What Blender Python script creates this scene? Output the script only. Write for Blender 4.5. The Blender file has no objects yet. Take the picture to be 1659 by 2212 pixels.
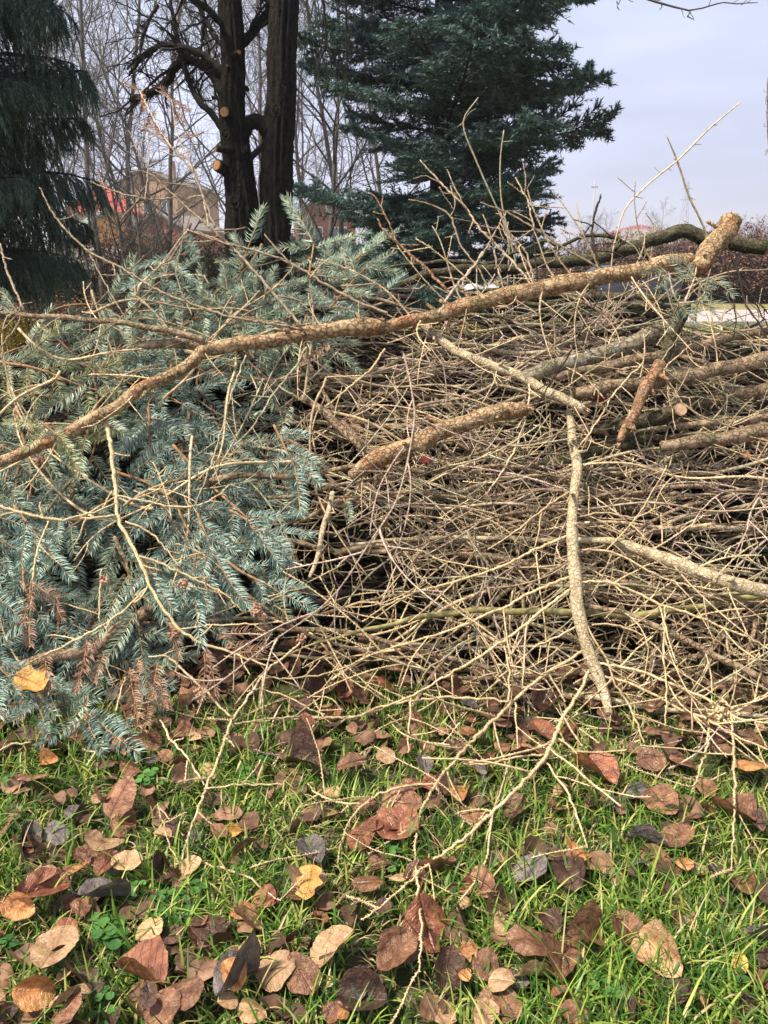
import bpy, math, random
import numpy as np
from mathutils import Vector, Matrix

R = math.radians
scene = bpy.context.scene
COL = scene.collection
rng = np.random.default_rng(11)
random.seed(5)

# ------------------------------------------------------------------ camera
PITCH = R(17.0)
CAM = np.array([0.0, 0.0, 1.0])
cam = bpy.data.cameras.new("camera")
cam.sensor_fit = 'VERTICAL'
cam.sensor_height = 24.0
cam.lens = 12.0 / 0.6667
cam.clip_start = 0.02
cam.clip_end = 2000
camo = bpy.data.objects.new("camera", cam)
COL.objects.link(camo)
camo.location = CAM
camo.rotation_euler = (math.pi / 2 - PITCH, 0, 0)
scene.camera = camo

# ------------------------------------------------------------------ world and sun
SUN_EL, SUN_AZ = R(60), R(246)          # azimuth clockwise from +Y: behind the camera, to the left
world = bpy.data.worlds.new("World")
scene.world = world
world.use_nodes = True
wn, wl = world.node_tree.nodes, world.node_tree.links
wn.clear()
w_out = wn.new("ShaderNodeOutputWorld")
w_bg = wn.new("ShaderNodeBackground")
w_bg2 = wn.new("ShaderNodeBackground")
w_add = wn.new("ShaderNodeAddShader")
sky = wn.new("ShaderNodeTexSky")
sky.sky_type = 'NISHITA'
sky.sun_disc = False
sky.sun_elevation = SUN_EL
sky.sun_rotation = SUN_AZ
w_bg.inputs[1].default_value = 0.03
wl.new(sky.outputs[0], w_bg.inputs[0])
tc = wn.new("ShaderNodeTexCoord")
sep = wn.new("ShaderNodeSeparateXYZ")
wl.new(tc.outputs['Generated'], sep.inputs[0])
ramp = wn.new("ShaderNodeValToRGB")          # overcast: lavender at the horizon, dimmed towards the zenith for deeper contrast
el = ramp.color_ramp.elements
el[0].position = 0.0; el[0].color = (0.39, 0.36, 0.42, 1)
el[1].position = 1.0; el[1].color = (0.36, 0.36, 0.38, 1)
e = el.new(0.10); e.color = (0.385, 0.385, 0.50, 1)
e = el.new(0.28); e.color = (0.41, 0.43, 0.53, 1)
e = el.new(0.5); e.color = (0.37, 0.38, 0.42, 1)
wl.new(sep.outputs['Z'], ramp.inputs[0])
mp = wn.new("ShaderNodeMapping"); mp.inputs['Scale'].default_value = (1.2, 1.2, 5.5)
wl.new(tc.outputs['Generated'], mp.inputs[0])
nz = wn.new("ShaderNodeTexNoise"); nz.inputs['Scale'].default_value = 2.2; nz.inputs['Detail'].default_value = 5
wl.new(mp.outputs[0], nz.inputs[0])
nr = wn.new("ShaderNodeMapRange"); nr.inputs[1].default_value = 0.35; nr.inputs[2].default_value = 0.7
nr.inputs[3].default_value = 0.84; nr.inputs[4].default_value = 1.17
wl.new(nz.outputs[0], nr.inputs[0])
# the cloud is thinner (whiter) towards the left
xr = wn.new("ShaderNodeMapRange"); xr.inputs[1].default_value = -0.5; xr.inputs[2].default_value = 0.35
xr.inputs[3].default_value = 1.6; xr.inputs[4].default_value = 1.0
wl.new(sep.outputs['X'], xr.inputs[0])
mul = wn.new("ShaderNodeMath"); mul.operation = 'MULTIPLY'
wl.new(nr.outputs[0], mul.inputs[0]); wl.new(xr.outputs[0], mul.inputs[1])
wl.new(ramp.outputs[0], w_bg2.inputs[0]); wl.new(mul.outputs[0], w_bg2.inputs[1])
wl.new(w_bg.outputs[0], w_add.inputs[0]); wl.new(w_bg2.outputs[0], w_add.inputs[1])
wl.new(w_add.outputs[0], w_out.inputs[0])

sl = bpy.data.lights.new("sun", 'SUN')
sl.energy = 5.0
sl.angle = R(6)
sl.color = (1.0, 0.90, 0.73)
so = bpy.data.objects.new("sun", sl)
COL.objects.link(so)
sd = Vector((math.sin(SUN_AZ) * math.cos(SUN_EL), math.cos(SUN_AZ) * math.cos(SUN_EL), math.sin(SUN_EL)))
so.rotation_euler = sd.to_track_quat('Z', 'Y').to_euler()
so.location = (-3, -6, 8)

scene.view_settings.view_transform = 'Standard'
scene.view_settings.look = 'None'
scene.view_settings.exposure = 0.56
scene.view_settings.gamma = 1.0
scene.cycles.max_bounces = 6
scene.cycles.diffuse_bounces = 3
scene.cycles.transparent_max_bounces = 4

# ------------------------------------------------------------------ pixel -> point helpers (pixel = 1659x2212 view of the photo)
FW = np.array([0, math.cos(PITCH), -math.sin(PITCH)])
UPV = np.array([0, math.sin(PITCH), math.cos(PITCH)])
RT = np.array([1.0, 0, 0])
S_K = 1.055                      # slope of the pile's face
def ray(px, py):
    return FW + (px / 1659 - .5) * RT + (.5 - py / 2212) * 1.3333 * UPV
def at(px, py, Y):
    d = ray(px, py)
    return CAM + d * (Y / d[1])
def surf(px, py, off=0.0):
    d = ray(px, py)
    t1 = (1.6 * S_K + 1.0) / (S_K * d[1] - d[2])          # 1 + t dz = K (t dy - 1.6)
    t = t1 if t1 > 0 else 99
    if d[2] < 0:
        t = min(t, (0.012 - 1.0) / d[2])
    return CAM + d * (t - off)
def depth(p):
    return float(np.dot(p - CAM, FW))
def proj(p):
    v = p - CAM
    z = np.dot(v, FW)
    return ((v[0] / z) + .5) * 1659, (.5 - np.dot(v, UPV) / z / 1.3333) * 2212
_n = math.hypot(1, S_K)
SB = np.array([0, 1 / _n, S_K / _n]); SN = np.array([0, -S_K / _n, 1 / _n])
def sp(a, b, c):
    return np.array([a, 1.6, 0.0]) + b * SB + c * SN
ORI = {0: (0, 0, 1.0), 1: (0, 0, .5013), 2: (827.5, 0, .5013), 3: (0, 487, .5013), 4: (827.5, 487, .5013), 5: (0, 1062, .5013),
       6: (827.5, 1062, .5013), 7: (0, 1593, .5013), 8: (827.5, 1593, .5013)}
def px(c, s):
    ox, oy, k = ORI[c]
    if isinstance(s, str):
        s = [tuple(float(q) for q in w.split(',')) for w in s.split()]
    return [(ox + x * k, oy + y * k) for x, y in s]
def inpoly(x, y, poly):
    c = False
    j = len(poly) - 1
    for i in range(len(poly)):
        xi, yi = poly[i]; xj, yj = poly[j]
        if (yi > y) != (yj > y) and x < (xj - xi) * (y - yi) / (yj - yi) + xi:
            c = not c
        j = i
    return c

# ------------------------------------------------------------------ materials
def hexc(*c): return (*c, 1)
MATS = {}
def newmat(name):
    m = bpy.data.materials.new(name); m.use_nodes = True
    n = m.node_tree.nodes; l = m.node_tree.links
    n.clear()
    out = n.new("ShaderNodeOutputMaterial"); b = n.new("ShaderNodeBsdfPrincipled")
    l.new(b.outputs[0], out.inputs[0])
    MATS[name] = m
    return m, n, l, b, out
def noise(n, l, scale, detail=4, rough=.6, vec=None, typ='Object', stretch=None):
    if vec is None:
        t = n.new("ShaderNodeTexCoord"); vec = t.outputs[typ]
    if stretch:
        mm = n.new("ShaderNodeMapping"); mm.inputs['Scale'].default_value = stretch
        l.new(vec, mm.inputs[0]); vec = mm.outputs[0]
    x = n.new("ShaderNodeTexNoise"); x.inputs['Scale'].default_value = scale
    x.inputs['Detail'].default_value = detail; x.inputs['Roughness'].default_value = rough
    l.new(vec, x.inputs[0])
    return x.outputs[0]
def cramp(n, l, fac, stops, interp='LINEAR'):
    r = n.new("ShaderNodeValToRGB"); r.color_ramp.interpolation = interp
    e = r.color_ramp.elements
    e[0].position, e[0].color = stops[0][0], (*stops[0][1], 1)
    e[1].position, e[1].color = stops[-1][0], (*stops[-1][1], 1)
    for p, c in stops[1:-1]:
        q = e.new(p); q.color = (*c, 1)
    l.new(fac, r.inputs[0])
    return r.outputs[0]
def mixc(n, l, fac, a, b, mode='MIX'):
    m = n.new("ShaderNodeMix"); m.data_type = 'RGBA'; m.blend_type = mode
    for s, v in ((0, fac), (6, a), (7, b)):
        if isinstance(v, (int, float)): m.inputs[s].default_value = v
        elif isinstance(v, tuple): m.inputs[s].default_value = (*v, 1)
        else: l.new(v, m.inputs[s])
    return m.outputs[2]
def maprange(n, l, v, a, b, c, d):
    m = n.new("ShaderNodeMapRange")
    for i, q in enumerate((a, b, c, d)): m.inputs[i + 1].default_value = q
    l.new(v, m.inputs[0]); return m.outputs[0]
def bump(n, l, b, h, strength, dist):
    q = n.new("ShaderNodeBump"); q.inputs['Strength'].default_value = strength; q.inputs['Distance'].default_value = dist
    l.new(h, q.inputs['Height']); l.new(q.outputs[0], b.inputs['Normal'])

def bark(name, dark, mid, light, flake=75, dist=.003, moss=None, mossamt=0.5, orange=None, stretch=(1, 1, 1), crackdark=.66):
    """flaky spruce bark: broken cracks between scales, patchy colour, lichen or moss"""
    m, n, l, b, o = newmat(name)
    t = n.new("ShaderNodeTexCoord")
    mp = n.new("ShaderNodeMapping"); mp.inputs['Scale'].default_value = stretch
    l.new(t.outputs['Object'], mp.inputs[0])
    def warp(src, sc, amt):
        wc = n.new("ShaderNodeTexNoise"); wc.inputs['Scale'].default_value = sc; wc.inputs['Detail'].default_value = 3
        l.new(t.outputs['Object'], wc.inputs[0])
        v0 = n.new("ShaderNodeVectorMath"); v0.operation = 'SCALE'; v0.inputs[3].default_value = amt
        l.new(wc.outputs['Color'], v0.inputs[0])
        va = n.new("ShaderNodeVectorMath"); l.new(src, va.inputs[0]); l.new(v0.outputs[0], va.inputs[1])
        return va.outputs[0]
    va = warp(warp(mp.outputs[0], 22, 2.2 / flake), 120, .9 / flake)
    vo = n.new("ShaderNodeTexVoronoi"); vo.feature = 'DISTANCE_TO_EDGE'; vo.inputs['Scale'].default_value = flake
    l.new(va, vo.inputs['Vector'])
    vc = n.new("ShaderNodeTexVoronoi"); vc.inputs['Scale'].default_value = flake
    l.new(va, vc.inputs['Vector'])
    gate = maprange(n, l, noise(n, l, flake * .55, 3, .6, t.outputs['Object']), .47, .66, 0, 1)
    crack0 = maprange(n, l, vo.outputs['Distance'], 0.0, 0.16, 0, 1)
    mxn = n.new("ShaderNodeMath"); mxn.operation = 'MAXIMUM'; l.new(crack0, mxn.inputs[0]); l.new(gate, mxn.inputs[1])
    crack = mxn.outputs[0]
    fine = noise(n, l, 260, 5, .75, mp.outputs[0])
    blot = noise(n, l, 38, 4, .7, mp.outputs[0])
    c1 = cramp(n, l, blot, [(.30, dark), (.48, mid), (.68, light)])
    sepc = n.new("ShaderNodeSeparateColor"); l.new(vc.outputs['Color'], sepc.inputs[0])
    c2 = mixc(n, l, maprange(n, l, sepc.outputs[0], 0, 1, 0, .5), c1, light)
    if orange:
        c2 = mixc(n, l, maprange(n, l, noise(n, l, 9, 4, .6, t.outputs['Object']), .50, .64, 0, .8), c2, orange)
    if moss:
        c2 = mixc(n, l, maprange(n, l, noise(n, l, 12, 5, .7, t.outputs['Object']), .62 - .25 * mossamt, .72 - .2 * mossamt, 0, .85), c2, moss)
    c2 = mixc(n, l, maprange(n, l, fine, .35, .60, .38, 0), c2, tuple(x * .6 for x in dark))
    cr = maprange(n, l, crack, 0, 1, crackdark, 0)
    c3 = mixc(n, l, cr, c2, tuple(x * .4 for x in dark))
    l.new(c3, b.inputs['Base Color'])
    b.inputs['Roughness'].default_value = .85
    b.inputs['Specular IOR Level'].default_value = .25
    hh = n.new("ShaderNodeMath"); hh.operation = 'ADD'
    l.new(crack, hh.inputs[0]); l.new(fine, hh.inputs[1])
    h2 = n.new("ShaderNodeMath"); h2.operation = 'ADD'; l.new(hh.outputs[0], h2.inputs[0]); l.new(sepc.outputs[1], h2.inputs[1])
    bump(n, l, b, h2.outputs[0], 1.0, dist)
    return m
def simple(name, stops, scale=60, rough=.8, bumpd=0.0, objrand=.25, stretch=None, island=0, spec=.3):
    m, n, l, b, o = newmat(name)
    f = noise(n, l, scale, 4, .65, stretch=stretch)
    c = cramp(n, l, f, stops)
    if objrand:
        oi = n.new("ShaderNodeObjectInfo")
        hs = n.new("ShaderNodeHueSaturation")
        l.new(maprange(n, l, oi.outputs['Random'], 0, 1, 1 - objrand, 1 + objrand), hs.inputs['Value'])
        l.new(c, hs.inputs['Color']); c = hs.outputs[0]
    if island:
        g = n.new("ShaderNodeNewGeometry")
        hs = n.new("ShaderNodeHueSaturation")
        l.new(maprange(n, l, g.outputs['Random Per Island'], 0, 1, 1 - island, 1 + island), hs.inputs['Value'])
        l.new(c, hs.inputs['Color']); c = hs.outputs[0]
    l.new(c, b.inputs['Base Color'])
    b.inputs['Roughness'].default_value = rough
    b.inputs['Specular IOR Level'].default_value = spec
    if bumpd: bump(n, l, b, f, .8, bumpd)
    return m
def foliage(name, stops, trans=.25, rough=.5, objrand=.15, clump=0, spec=.3):
    """thin blades: colour by blade, some light passes through"""
    m, n, l, b, out = newmat(name)
    g = n.new("ShaderNodeNewGeometry")
    c = cramp(n, l, g.outputs['Random Per Island'], stops)
    if clump:
        nf = noise(n, l, clump, 3)
        c = mixc(n, l, maprange(n, l, nf, .35, .65, 0, .5), c, tuple(q * 1.0 for q in stops[-1][1]))
    if objrand:
        oi = n.new("ShaderNodeObjectInfo")
        hs = n.new("ShaderNodeHueSaturation")
        l.new(maprange(n, l, oi.outputs['Random'], 0, 1, 1 - objrand, 1 + objrand), hs.inputs['Value'])
        l.new(c, hs.inputs['Color']); c = hs.outputs[0]
    l.new(c, b.inputs['Base Color'])
    b.inputs['Roughness'].default_value = rough
    b.inputs['Specular IOR Level'].default_value = spec
    if trans:
        t = n.new("ShaderNodeBsdfTranslucent"); l.new(c, t.inputs[0])
        mx = n.new("ShaderNodeMixShader"); mx.inputs[0].default_value = trans
        l.new(b.outputs[0], mx.inputs[1]); l.new(t.outputs[0], mx.inputs[2]); l.new(mx.outputs[0], out.inputs[0])
    return m

MOSS = (.16, .17, .05)
bark_flaky = bark('bark_flaky', (.25, .145, .075), (.53, .345, .185), (.74, .55, .335), 70, .005, MOSS, .25, (.48, .21, .10))
bark_pale = bark('bark_pale', (.27, .20, .12), (.56, .44, .28), (.74, .63, .43), 95, .002, (.38, .36, .18), .2, None, (1, 1, 1), .36)
bark_brown = bark('bark_brown', (.13, .085, .055), (.35, .235, .15), (.52, .39, .26), 70, .003, (.20, .19, .10), .3)
bark_orange = bark('bark_orange', (.20, .10, .06), (.44, .24, .13), (.52, .35, .22), 50, .004, (.25, .20, .12), .45, (.54, .24, .11))
bark_grey = bark('bark_grey', (.13, .11, .07), (.29, .24, .16), (.42, .37, .27), 55, .003, (.55, .53, .48), .1)
bark_moss = bark('bark_moss', (.03, .026, .015), (.085, .075, .042), (.19, .16, .10), 60, .003, (.10, .115, .035), .45)
bark_trunk = bark('bark_trunk', (.007, .0065, .006), (.022, .020, .017), (.052, .045, .037), 30, .03, (.026, .032, .014), .3, None, (1, 1, .22), .85)
bark_limb = simple('bark_limb', [(.3, (.010, .009, .008)), (.7, (.030, .026, .022))], 40, .9, .002)
bark_bare = simple('bark_bare', [(.3, (.08, .072, .07)), (.7, (.17, .155, .145))], 8, .9)
twig_pale = simple('twig_pale', [(.3, (.30, .21, .11)), (.5, (.58, .44, .25)), (.72, (.76, .62, .40))], 110, .85, 0, .15)
twig_weather_backlit = simple('twig_weather_backlit', [(.3, (.15, .11, .075)), (.5, (.32, .245, .165)), (.72, (.52, .42, .30))], 80, .85, 0, .3)  # darker than the tan; paints backlight into the twigs over the crest
twig_tan = simple('twig_tan', [(.3, (.25, .175, .10)), (.5, (.52, .39, .235)), (.72, (.74, .60, .40))], 90, .85, 0, .45)
twig_rosy = simple('twig_rosy', [(.3, (.22, .16, .125)), (.5, (.45, .34, .27)), (.72, (.64, .52, .43))], 90, .85, 0, .45)
twig_lichen = simple('twig_lichen', [(.3, (.19, .165, .10)), (.5, (.38, .34, .22)), (.72, (.56, .52, .36))], 70, .9, 0, .2)
twig_dark = simple('twig_dark', [(.3, (.012, .009, .007)), (.7, (.040, .030, .023))], 60, .9, 0, .3, island=.5)  # near-black: on the packed twigs it paints in the heap's inner shade
pole_green = simple('pole_green', [(.3, (.09, .08, .03)), (.5, (.19, .17, .07)), (.72, (.34, .30, .14))], 50, .8, .001)
def cutmat(name, a, b_, c_):
    m, n, l, b, o = newmat(name)
    t = n.new("ShaderNodeTexCoord")
    v = n.new("ShaderNodeVectorMath"); v.operation = 'SUBTRACT'; v.inputs[1].default_value = (.52, .5, .47); l.new(t.outputs['Generated'], v.inputs[0])
    ln = n.new("ShaderNodeVectorMath"); ln.operation = 'LENGTH'; l.new(v.outputs[0], ln.inputs[0])
    ad = n.new("ShaderNodeMath"); ad.operation = 'MULTIPLY_ADD'; ad.inputs[1].default_value = .12; l.new(noise(n, l, 3, 3, .6, t.outputs['Generated']), ad.inputs[0]); l.new(ln.outputs['Value'], ad.inputs[2])
    k = n.new("ShaderNodeMath"); k.operation = 'MULTIPLY'; k.inputs[1].default_value = 75; l.new(ad.outputs[0], k.inputs[0])
    s_ = n.new("ShaderNodeMath"); s_.operation = 'SINE'; l.new(k.outputs[0], s_.inputs[0])
    c = cramp(n, l, noise(n, l, 4, 5, .7, t.outputs['Generated']), [(.3, a), (.5, b_), (.7, c_)])
    c = mixc(n, l, maprange(n, l, s_.outputs[0], -.2, 1, 0, .45), c, tuple(q * .55 for q in a))
    c = mixc(n, l, maprange(n, l, ln.outputs['Value'], .42, .52, 0, .6), c, tuple(q * .4 for q in a))
    l.new(c, b.inputs['Base Color']); b.inputs['Roughness'].default_value = .85
    bump(n, l, b, s_.outputs[0], .5, .002)
    return m
cut_wood = cutmat('cut_wood', (.50, .28, .16), (.70, .45, .30), (.80, .58, .42))
cut_orange = cutmat('cut_orange', (.28, .12, .04), (.42, .20, .07), (.52, .29, .13))
needle_blue = foliage('needle_blue', [(0, (.10, .175, .155)), (.45, (.23, .35, .30)), (1, (.50, .63, .54))], .12, .45)
needle_green = foliage('needle_green', [(0, (.12, .18, .135)), (.45, (.28, .38, .28)), (1, (.54, .64, .48))], .12, .45)
needle_yellow = foliage('needle_yellow', [(0, (.24, .30, .14)), (.5, (.42, .47, .26)), (1, (.60, .60, .36))], .12, .5)
needle_brown = foliage('needle_brown', [(0, (.17, .09, .055)), (.5, (.31, .18, .12)), (1, (.46, .31, .22))], .1, .6)
shoot_bark = simple('shoot_bark', [(.3, (.14, .08, .045)), (.7, (.42, .23, .11))], 60, .8, 0, .2)
spruce_far = foliage('spruce_far', [(0, (.014, .040, .040)), (.5, (.040, .092, .086)), (1, (.15, .24, .21))], .1, .55, .25, clump=2.5)
conifer_far = foliage('conifer_far', [(0, (.020, .050, .045)), (.5, (.055, .11, .095)), (1, (.17, .25, .20))], .1, .6, .25, clump=2.0)
grass_m = foliage('grass_blades', [(0, (.03, .085, .012)), (.35, (.08, .19, .025)), (.66, (.22, .37, .055)), (.84, (.42, .50, .10)), (.93, (.58, .52, .18)), (1, (.62, .50, .30))], .35, .42, 0, spec=.4)
thatch_m = foliage('thatch_blades', [(0, (.10, .07, .035)), (.5, (.28, .21, .10)), (1, (.55, .45, .24))], .2, .7, 0)
grass_far_m = foliage('grass_far', [(0, (.08, .14, .025)), (.6, (.18, .25, .06)), (1, (.42, .38, .14))], .3, .6, 0)
clover_m = foliage('clover_leaf', [(0, (.04, .13, .03)), (1, (.12, .28, .07))], .3, .45, .2)
bud_m = simple('bud_scales', [(.3, (.25, .12, .07)), (.7, (.50, .32, .22))], 200, .8)

def leafmat(name, base, light, dark, spot=0.35, rough=.29):
    m, n, l, b, out = newmat(name)
    uv = n.new("ShaderNodeTexCoord")
    s = n.new("ShaderNodeSeparateXYZ"); l.new(uv.outputs['UV'], s.inputs[0])
    ax = n.new("ShaderNodeMath"); ax.operation = 'ABSOLUTE'; l.new(s.outputs['Y'], ax.inputs[0])
    # side veins run forward from the midrib
    k = n.new("ShaderNodeMath"); k.operation = 'MULTIPLY_ADD'; k.inputs[1].default_value = -.55; l.new(ax.outputs[0], k.inputs[0]); l.new(s.outputs['X'], k.inputs[2])
    k2 = n.new("ShaderNodeMath"); k2.operation = 'MULTIPLY'; k2.inputs[1].default_value = 44
    kn = n.new('ShaderNodeMath'); kn.operation = 'MULTIPLY_ADD'; kn.inputs[1].default_value = .16; l.new(noise(n, l, 5, 2, .5, uv.outputs['UV']), kn.inputs[0]); l.new(k.outputs[0], kn.inputs[2]); l.new(kn.outputs[0], k2.inputs[0])
    sn = n.new("ShaderNodeMath"); sn.operation = 'SINE'; l.new(k2.outputs[0], sn.inputs[0])
    vein = maprange(n, l, sn.outputs[0], .86, 1, 0, 1)
    mid = maprange(n, l, ax.outputs[0], 0, .03, 1, 0)
    mx = n.new("ShaderNodeMath"); mx.operation = 'MAXIMUM'; l.new(vein, mx.inputs[0]); l.new(mid, mx.inputs[1])
    nf = noise(n, l, 4.2, 6, .62)
    oi = n.new("ShaderNodeObjectInfo")
    c = cramp(n, l, nf, [(.32, dark), (.5, base), (.7, light)])
    sp_ = noise(n, l, 24, 4, .6)
    c = mixc(n, l, maprange(n, l, sp_, .58, .68, 0, spot * 1.6), c, tuple(q * .5 for q in dark))
    c = mixc(n, l, maprange(n, l, mx.outputs[0], 0, 1, 0, .09), c, tuple(q * .8 for q in dark))
    hs = n.new("ShaderNodeHueSaturation")
    l.new(maprange(n, l, oi.outputs['Random'], 0, 1, .72, 1.25), hs.inputs['Value'])
    l.new(c, hs.inputs['Color']); c = hs.outputs[0]
    l.new(c, b.inputs['Base Color'])
    b.inputs['Roughness'].default_value = rough
    b.inputs['Specular IOR Level'].default_value = .45
    ad = n.new("ShaderNodeMath"); ad.operation = 'MULTIPLY_ADD'; ad.inputs[1].default_value = -.35
    l.new(mx.outputs[0], ad.inputs[0]); l.new(nf, ad.inputs[2])
    bump(n, l, b, ad.outputs[0], .45, .03)
    return m
LEAF = {
 'brown': leafmat('leaf_brown', (.20, .092, .050), (.36, .19, .11), (.085, .037, .024)),
 'reddish brown': leafmat('leaf_reddish', (.22, .078, .042), (.34, .145, .08), (.09, .032, .021)),
 'dark brown': leafmat('leaf_dark', (.075, .037, .026), (.14, .075, .052), (.035, .02, .017), .3, .4),
 'grey': leafmat('leaf_grey', (.13, .105, .10), (.24, .20, .19), (.05, .045, .045), .3, .38),
 'tan': leafmat('leaf_tan', (.46, .285, .155), (.60, .40, .24), (.28, .15, .08)),
 'orange': leafmat('leaf_orange', (.46, .21, .08), (.62, .34, .15), (.26, .10, .04)),
 'ochre': leafmat('leaf_ochre', (.62, .35, .09), (.75, .48, .16), (.38, .17, .05)),
 'red': leafmat('leaf_red', (.26, .03, .02), (.36, .07, .04), (.12, .015, .012)),
}

# ------------------------------------------------------------------ mesh helpers
def mesh(name, V, T=None, Q=None, mats=(), smooth=True, uv=None, tmat=None, qmat=None):
    V = np.asarray(V, dtype=np.float32).reshape(-1, 3)
    T = np.zeros((0, 3), np.int32) if T is None or len(T) == 0 else np.asarray(T, np.int32).reshape(-1, 3)
    Q = np.zeros((0, 4), np.int32) if Q is None or len(Q) == 0 else np.asarray(Q, np.int32).reshape(-1, 4)
    me = bpy.data.meshes.new(name)
    loops = np.concatenate([T.ravel(), Q.ravel()]).astype(np.int32)
    nt, nq = len(T), len(Q)
    me.vertices.add(len(V)); me.vertices.foreach_set('co', V.ravel())
    me.loops.add(len(loops)); me.loops.foreach_set('vertex_index', loops)
    me.polygons.add(nt + nq)
    st = np.concatenate([np.arange(nt) * 3, nt * 3 + np.arange(nq) * 4]).astype(np.int32)
    me.polygons.foreach_set('loop_start', st)
    mi = np.zeros(nt + nq, np.int32)
    if tmat is not None: mi[:nt] = tmat
    if qmat is not None: mi[nt:] = qmat
    me.polygons.foreach_set('material_index', mi)
    me.polygons.foreach_set('use_smooth', np.full(nt + nq, smooth, dtype=bool))
    if uv is not None:
        lay = me.uv_layers.new(name='UVMap')
        lay.data.foreach_set('uv', np.asarray(uv, np.float32)[loops].ravel())
    me.update(calc_edges=True)
    me.validate()
    for m in mats: me.materials.append(m)
    return me
def link(name, me, parent=None, loc=None, M=None):
    o = bpy.data.objects.new(name, me)
    COL.objects.link(o)
    if parent is not None: o.parent = parent
    if M is not None: o.matrix_basis = M
    elif loc is not None: o.location = loc
    return o
def tag(o, label, cat, group=None, kind=None):
    if label: o['label'] = label
    if cat: o['category'] = cat
    if group: o['group'] = group
    if kind: o['kind'] = kind
    return o
def thing(name, label, cat, loc=(0, 0, 0), group=None, rz=0):
    o = bpy.data.objects.new(name, None); COL.objects.link(o)
    o.location = loc; o.rotation_euler = (0, 0, rz); o.empty_display_size = .05
    return tag(o, label, cat, group)
def structure(o): o['kind'] = 'structure'; return o

class MB:
    def __init__(s): s.V = []; s.T = []; s.Q = []; s.n = 0
    def add(s, V, T=None, Q=None):
        V = np.asarray(V, float).reshape(-1, 3)
        if T is not None and len(T): s.T.append(np.asarray(T).reshape(-1, 3) + s.n)
        if Q is not None and len(Q): s.Q.append(np.asarray(Q).reshape(-1, 4) + s.n)
        s.V.append(V); s.n += len(V)
    def box(s, x0, x1, y0, y1, z0, z1):
        V = [(x, y, z) for x in (x0, x1) for y in (y0, y1) for z in (z0, z1)]
        s.add(V, Q=[(0, 1, 3, 2), (4, 6, 7, 5), (0, 4, 5, 1), (2, 3, 7, 6), (0, 2, 6, 4), (1, 5, 7, 3)])
    def get(s, name, mats, smooth=True):
        return mesh(name, np.concatenate(s.V), np.concatenate(s.T) if s.T else None, np.concatenate(s.Q) if s.Q else None, mats, smooth)

def norm(a): return a / np.maximum(np.linalg.norm(a, axis=-1, keepdims=True), 1e-9)
def frames(P):
    T = norm(np.gradient(P, axis=1))
    ov = norm(P[:, -1] - P[:, 0])
    ref = np.zeros_like(ov); ref[np.arange(len(ov)), np.argmin(np.abs(ov), axis=1)] = 1
    ref = ref[:, None, :] + 0 * T
    N = norm(ref - (ref * T).sum(-1, keepdims=True) * T)
    return T, N, np.cross(T, N)
def tubes(P, Rr, k=5, rough=0.0, g=None, cap=True):
    """m polylines of n points as closed tubes -> V, T, Q"""
    P = np.asarray(P, float); Rr = np.asarray(Rr, float)
    if P.ndim == 2: P = P[None]; Rr = Rr[None]
    m, n, _ = P.shape
    T, N, B = frames(P)
    a = np.linspace(0, 2 * np.pi, k, endpoint=False)
    rr = Rr[:, :, None] * np.ones(k)
    if rough: rr = rr * (1 + (g or rng).normal(0, rough, (m, n, k)))
    V = P[:, :, None, :] + rr[..., None] * (np.cos(a)[:, None] * N[:, :, None, :] + np.sin(a)[:, None] * B[:, :, None, :])
    V = V.reshape(-1, 3)
    i = np.arange(n - 1)[:, None]; j = np.arange(k)[None]
    q = np.stack([i * k + j, i * k + (j + 1) % k, (i + 1) * k + (j + 1) % k, (i + 1) * k + j], -1).reshape(-1, 4)
    Q = (q[None] + (np.arange(m) * n * k)[:, None, None]).reshape(-1, 4)
    if not cap: return V, None, Q
    base = len(V)
    V = np.concatenate([V, P[:, 0], P[:, -1]])
    j = np.arange(k)
    s0 = (np.arange(m) * n * k)[:, None]
    T0 = np.stack([np.broadcast_to(base + np.arange(m)[:, None], (m, k)), s0 + (j + 1) % k, s0 + j + 0 * s0], -1).reshape(-1, 3)
    s1 = s0 + (n - 1) * k
    T1 = np.stack([np.broadcast_to(base + m + np.arange(m)[:, None], (m, k)), s1 + j, s1 + (j + 1) % k], -1).reshape(-1, 3)
    return V, np.concatenate([T0, T1]), Q
def lerp_along(A, f):
    """A (m,n,d), f (m,c) in 0..1 -> (m,c,d)"""
    n = A.shape[1]
    x = np.clip(f, 0, 1) * (n - 1); i = np.minimum(x.astype(int), n - 2); w = (x - i)[..., None]
    r = np.arange(A.shape[0])[:, None]
    return A[r, i] * (1 - w) + A[r, i + 1] * w
def pegs(P, Rr, spacing, ln, g, wide=.0011):
    """the little pegs that dead needles leave on spruce twigs"""
    m, n, _ = P.shape
    L = np.linalg.norm(np.diff(P, axis=1), axis=-1).sum(1)
    c = max(4, int(L.mean() / spacing))
    f = (np.arange(c)[None] + g.random((m, c))) / c
    T, N, B = frames(P)
    pos = lerp_along(P, f); t = lerp_along(T, f); nn = lerp_along(N, f); bb = lerp_along(B, f); r = lerp_along(Rr[..., None], f)
    a = (np.arange(c)[None] * 2.4 + g.normal(0, .5, (m, c)))[..., None]
    rad = np.cos(a) * nn + np.sin(a) * bb
    side = np.cross(t, rad)
    base = pos + rad * r * .6
    l_ = ln * g.uniform(.6, 1.25, (m, c, 1))
    tip = pos + rad * (r + l_ * .85) + t * l_ * .6
    V = np.stack([base + t * wide * 1.2, base - t * wide + side * wide, base - t * wide - side * wide, tip], 2).reshape(-1, 3)
    i = np.arange(m * c)[:, None] * 4
    F = np.concatenate([i + np.array([[0, 1, 3]]), i + np.array([[1, 2, 3]]), i + np.array([[2, 0, 3]])])
    return V, F
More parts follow.
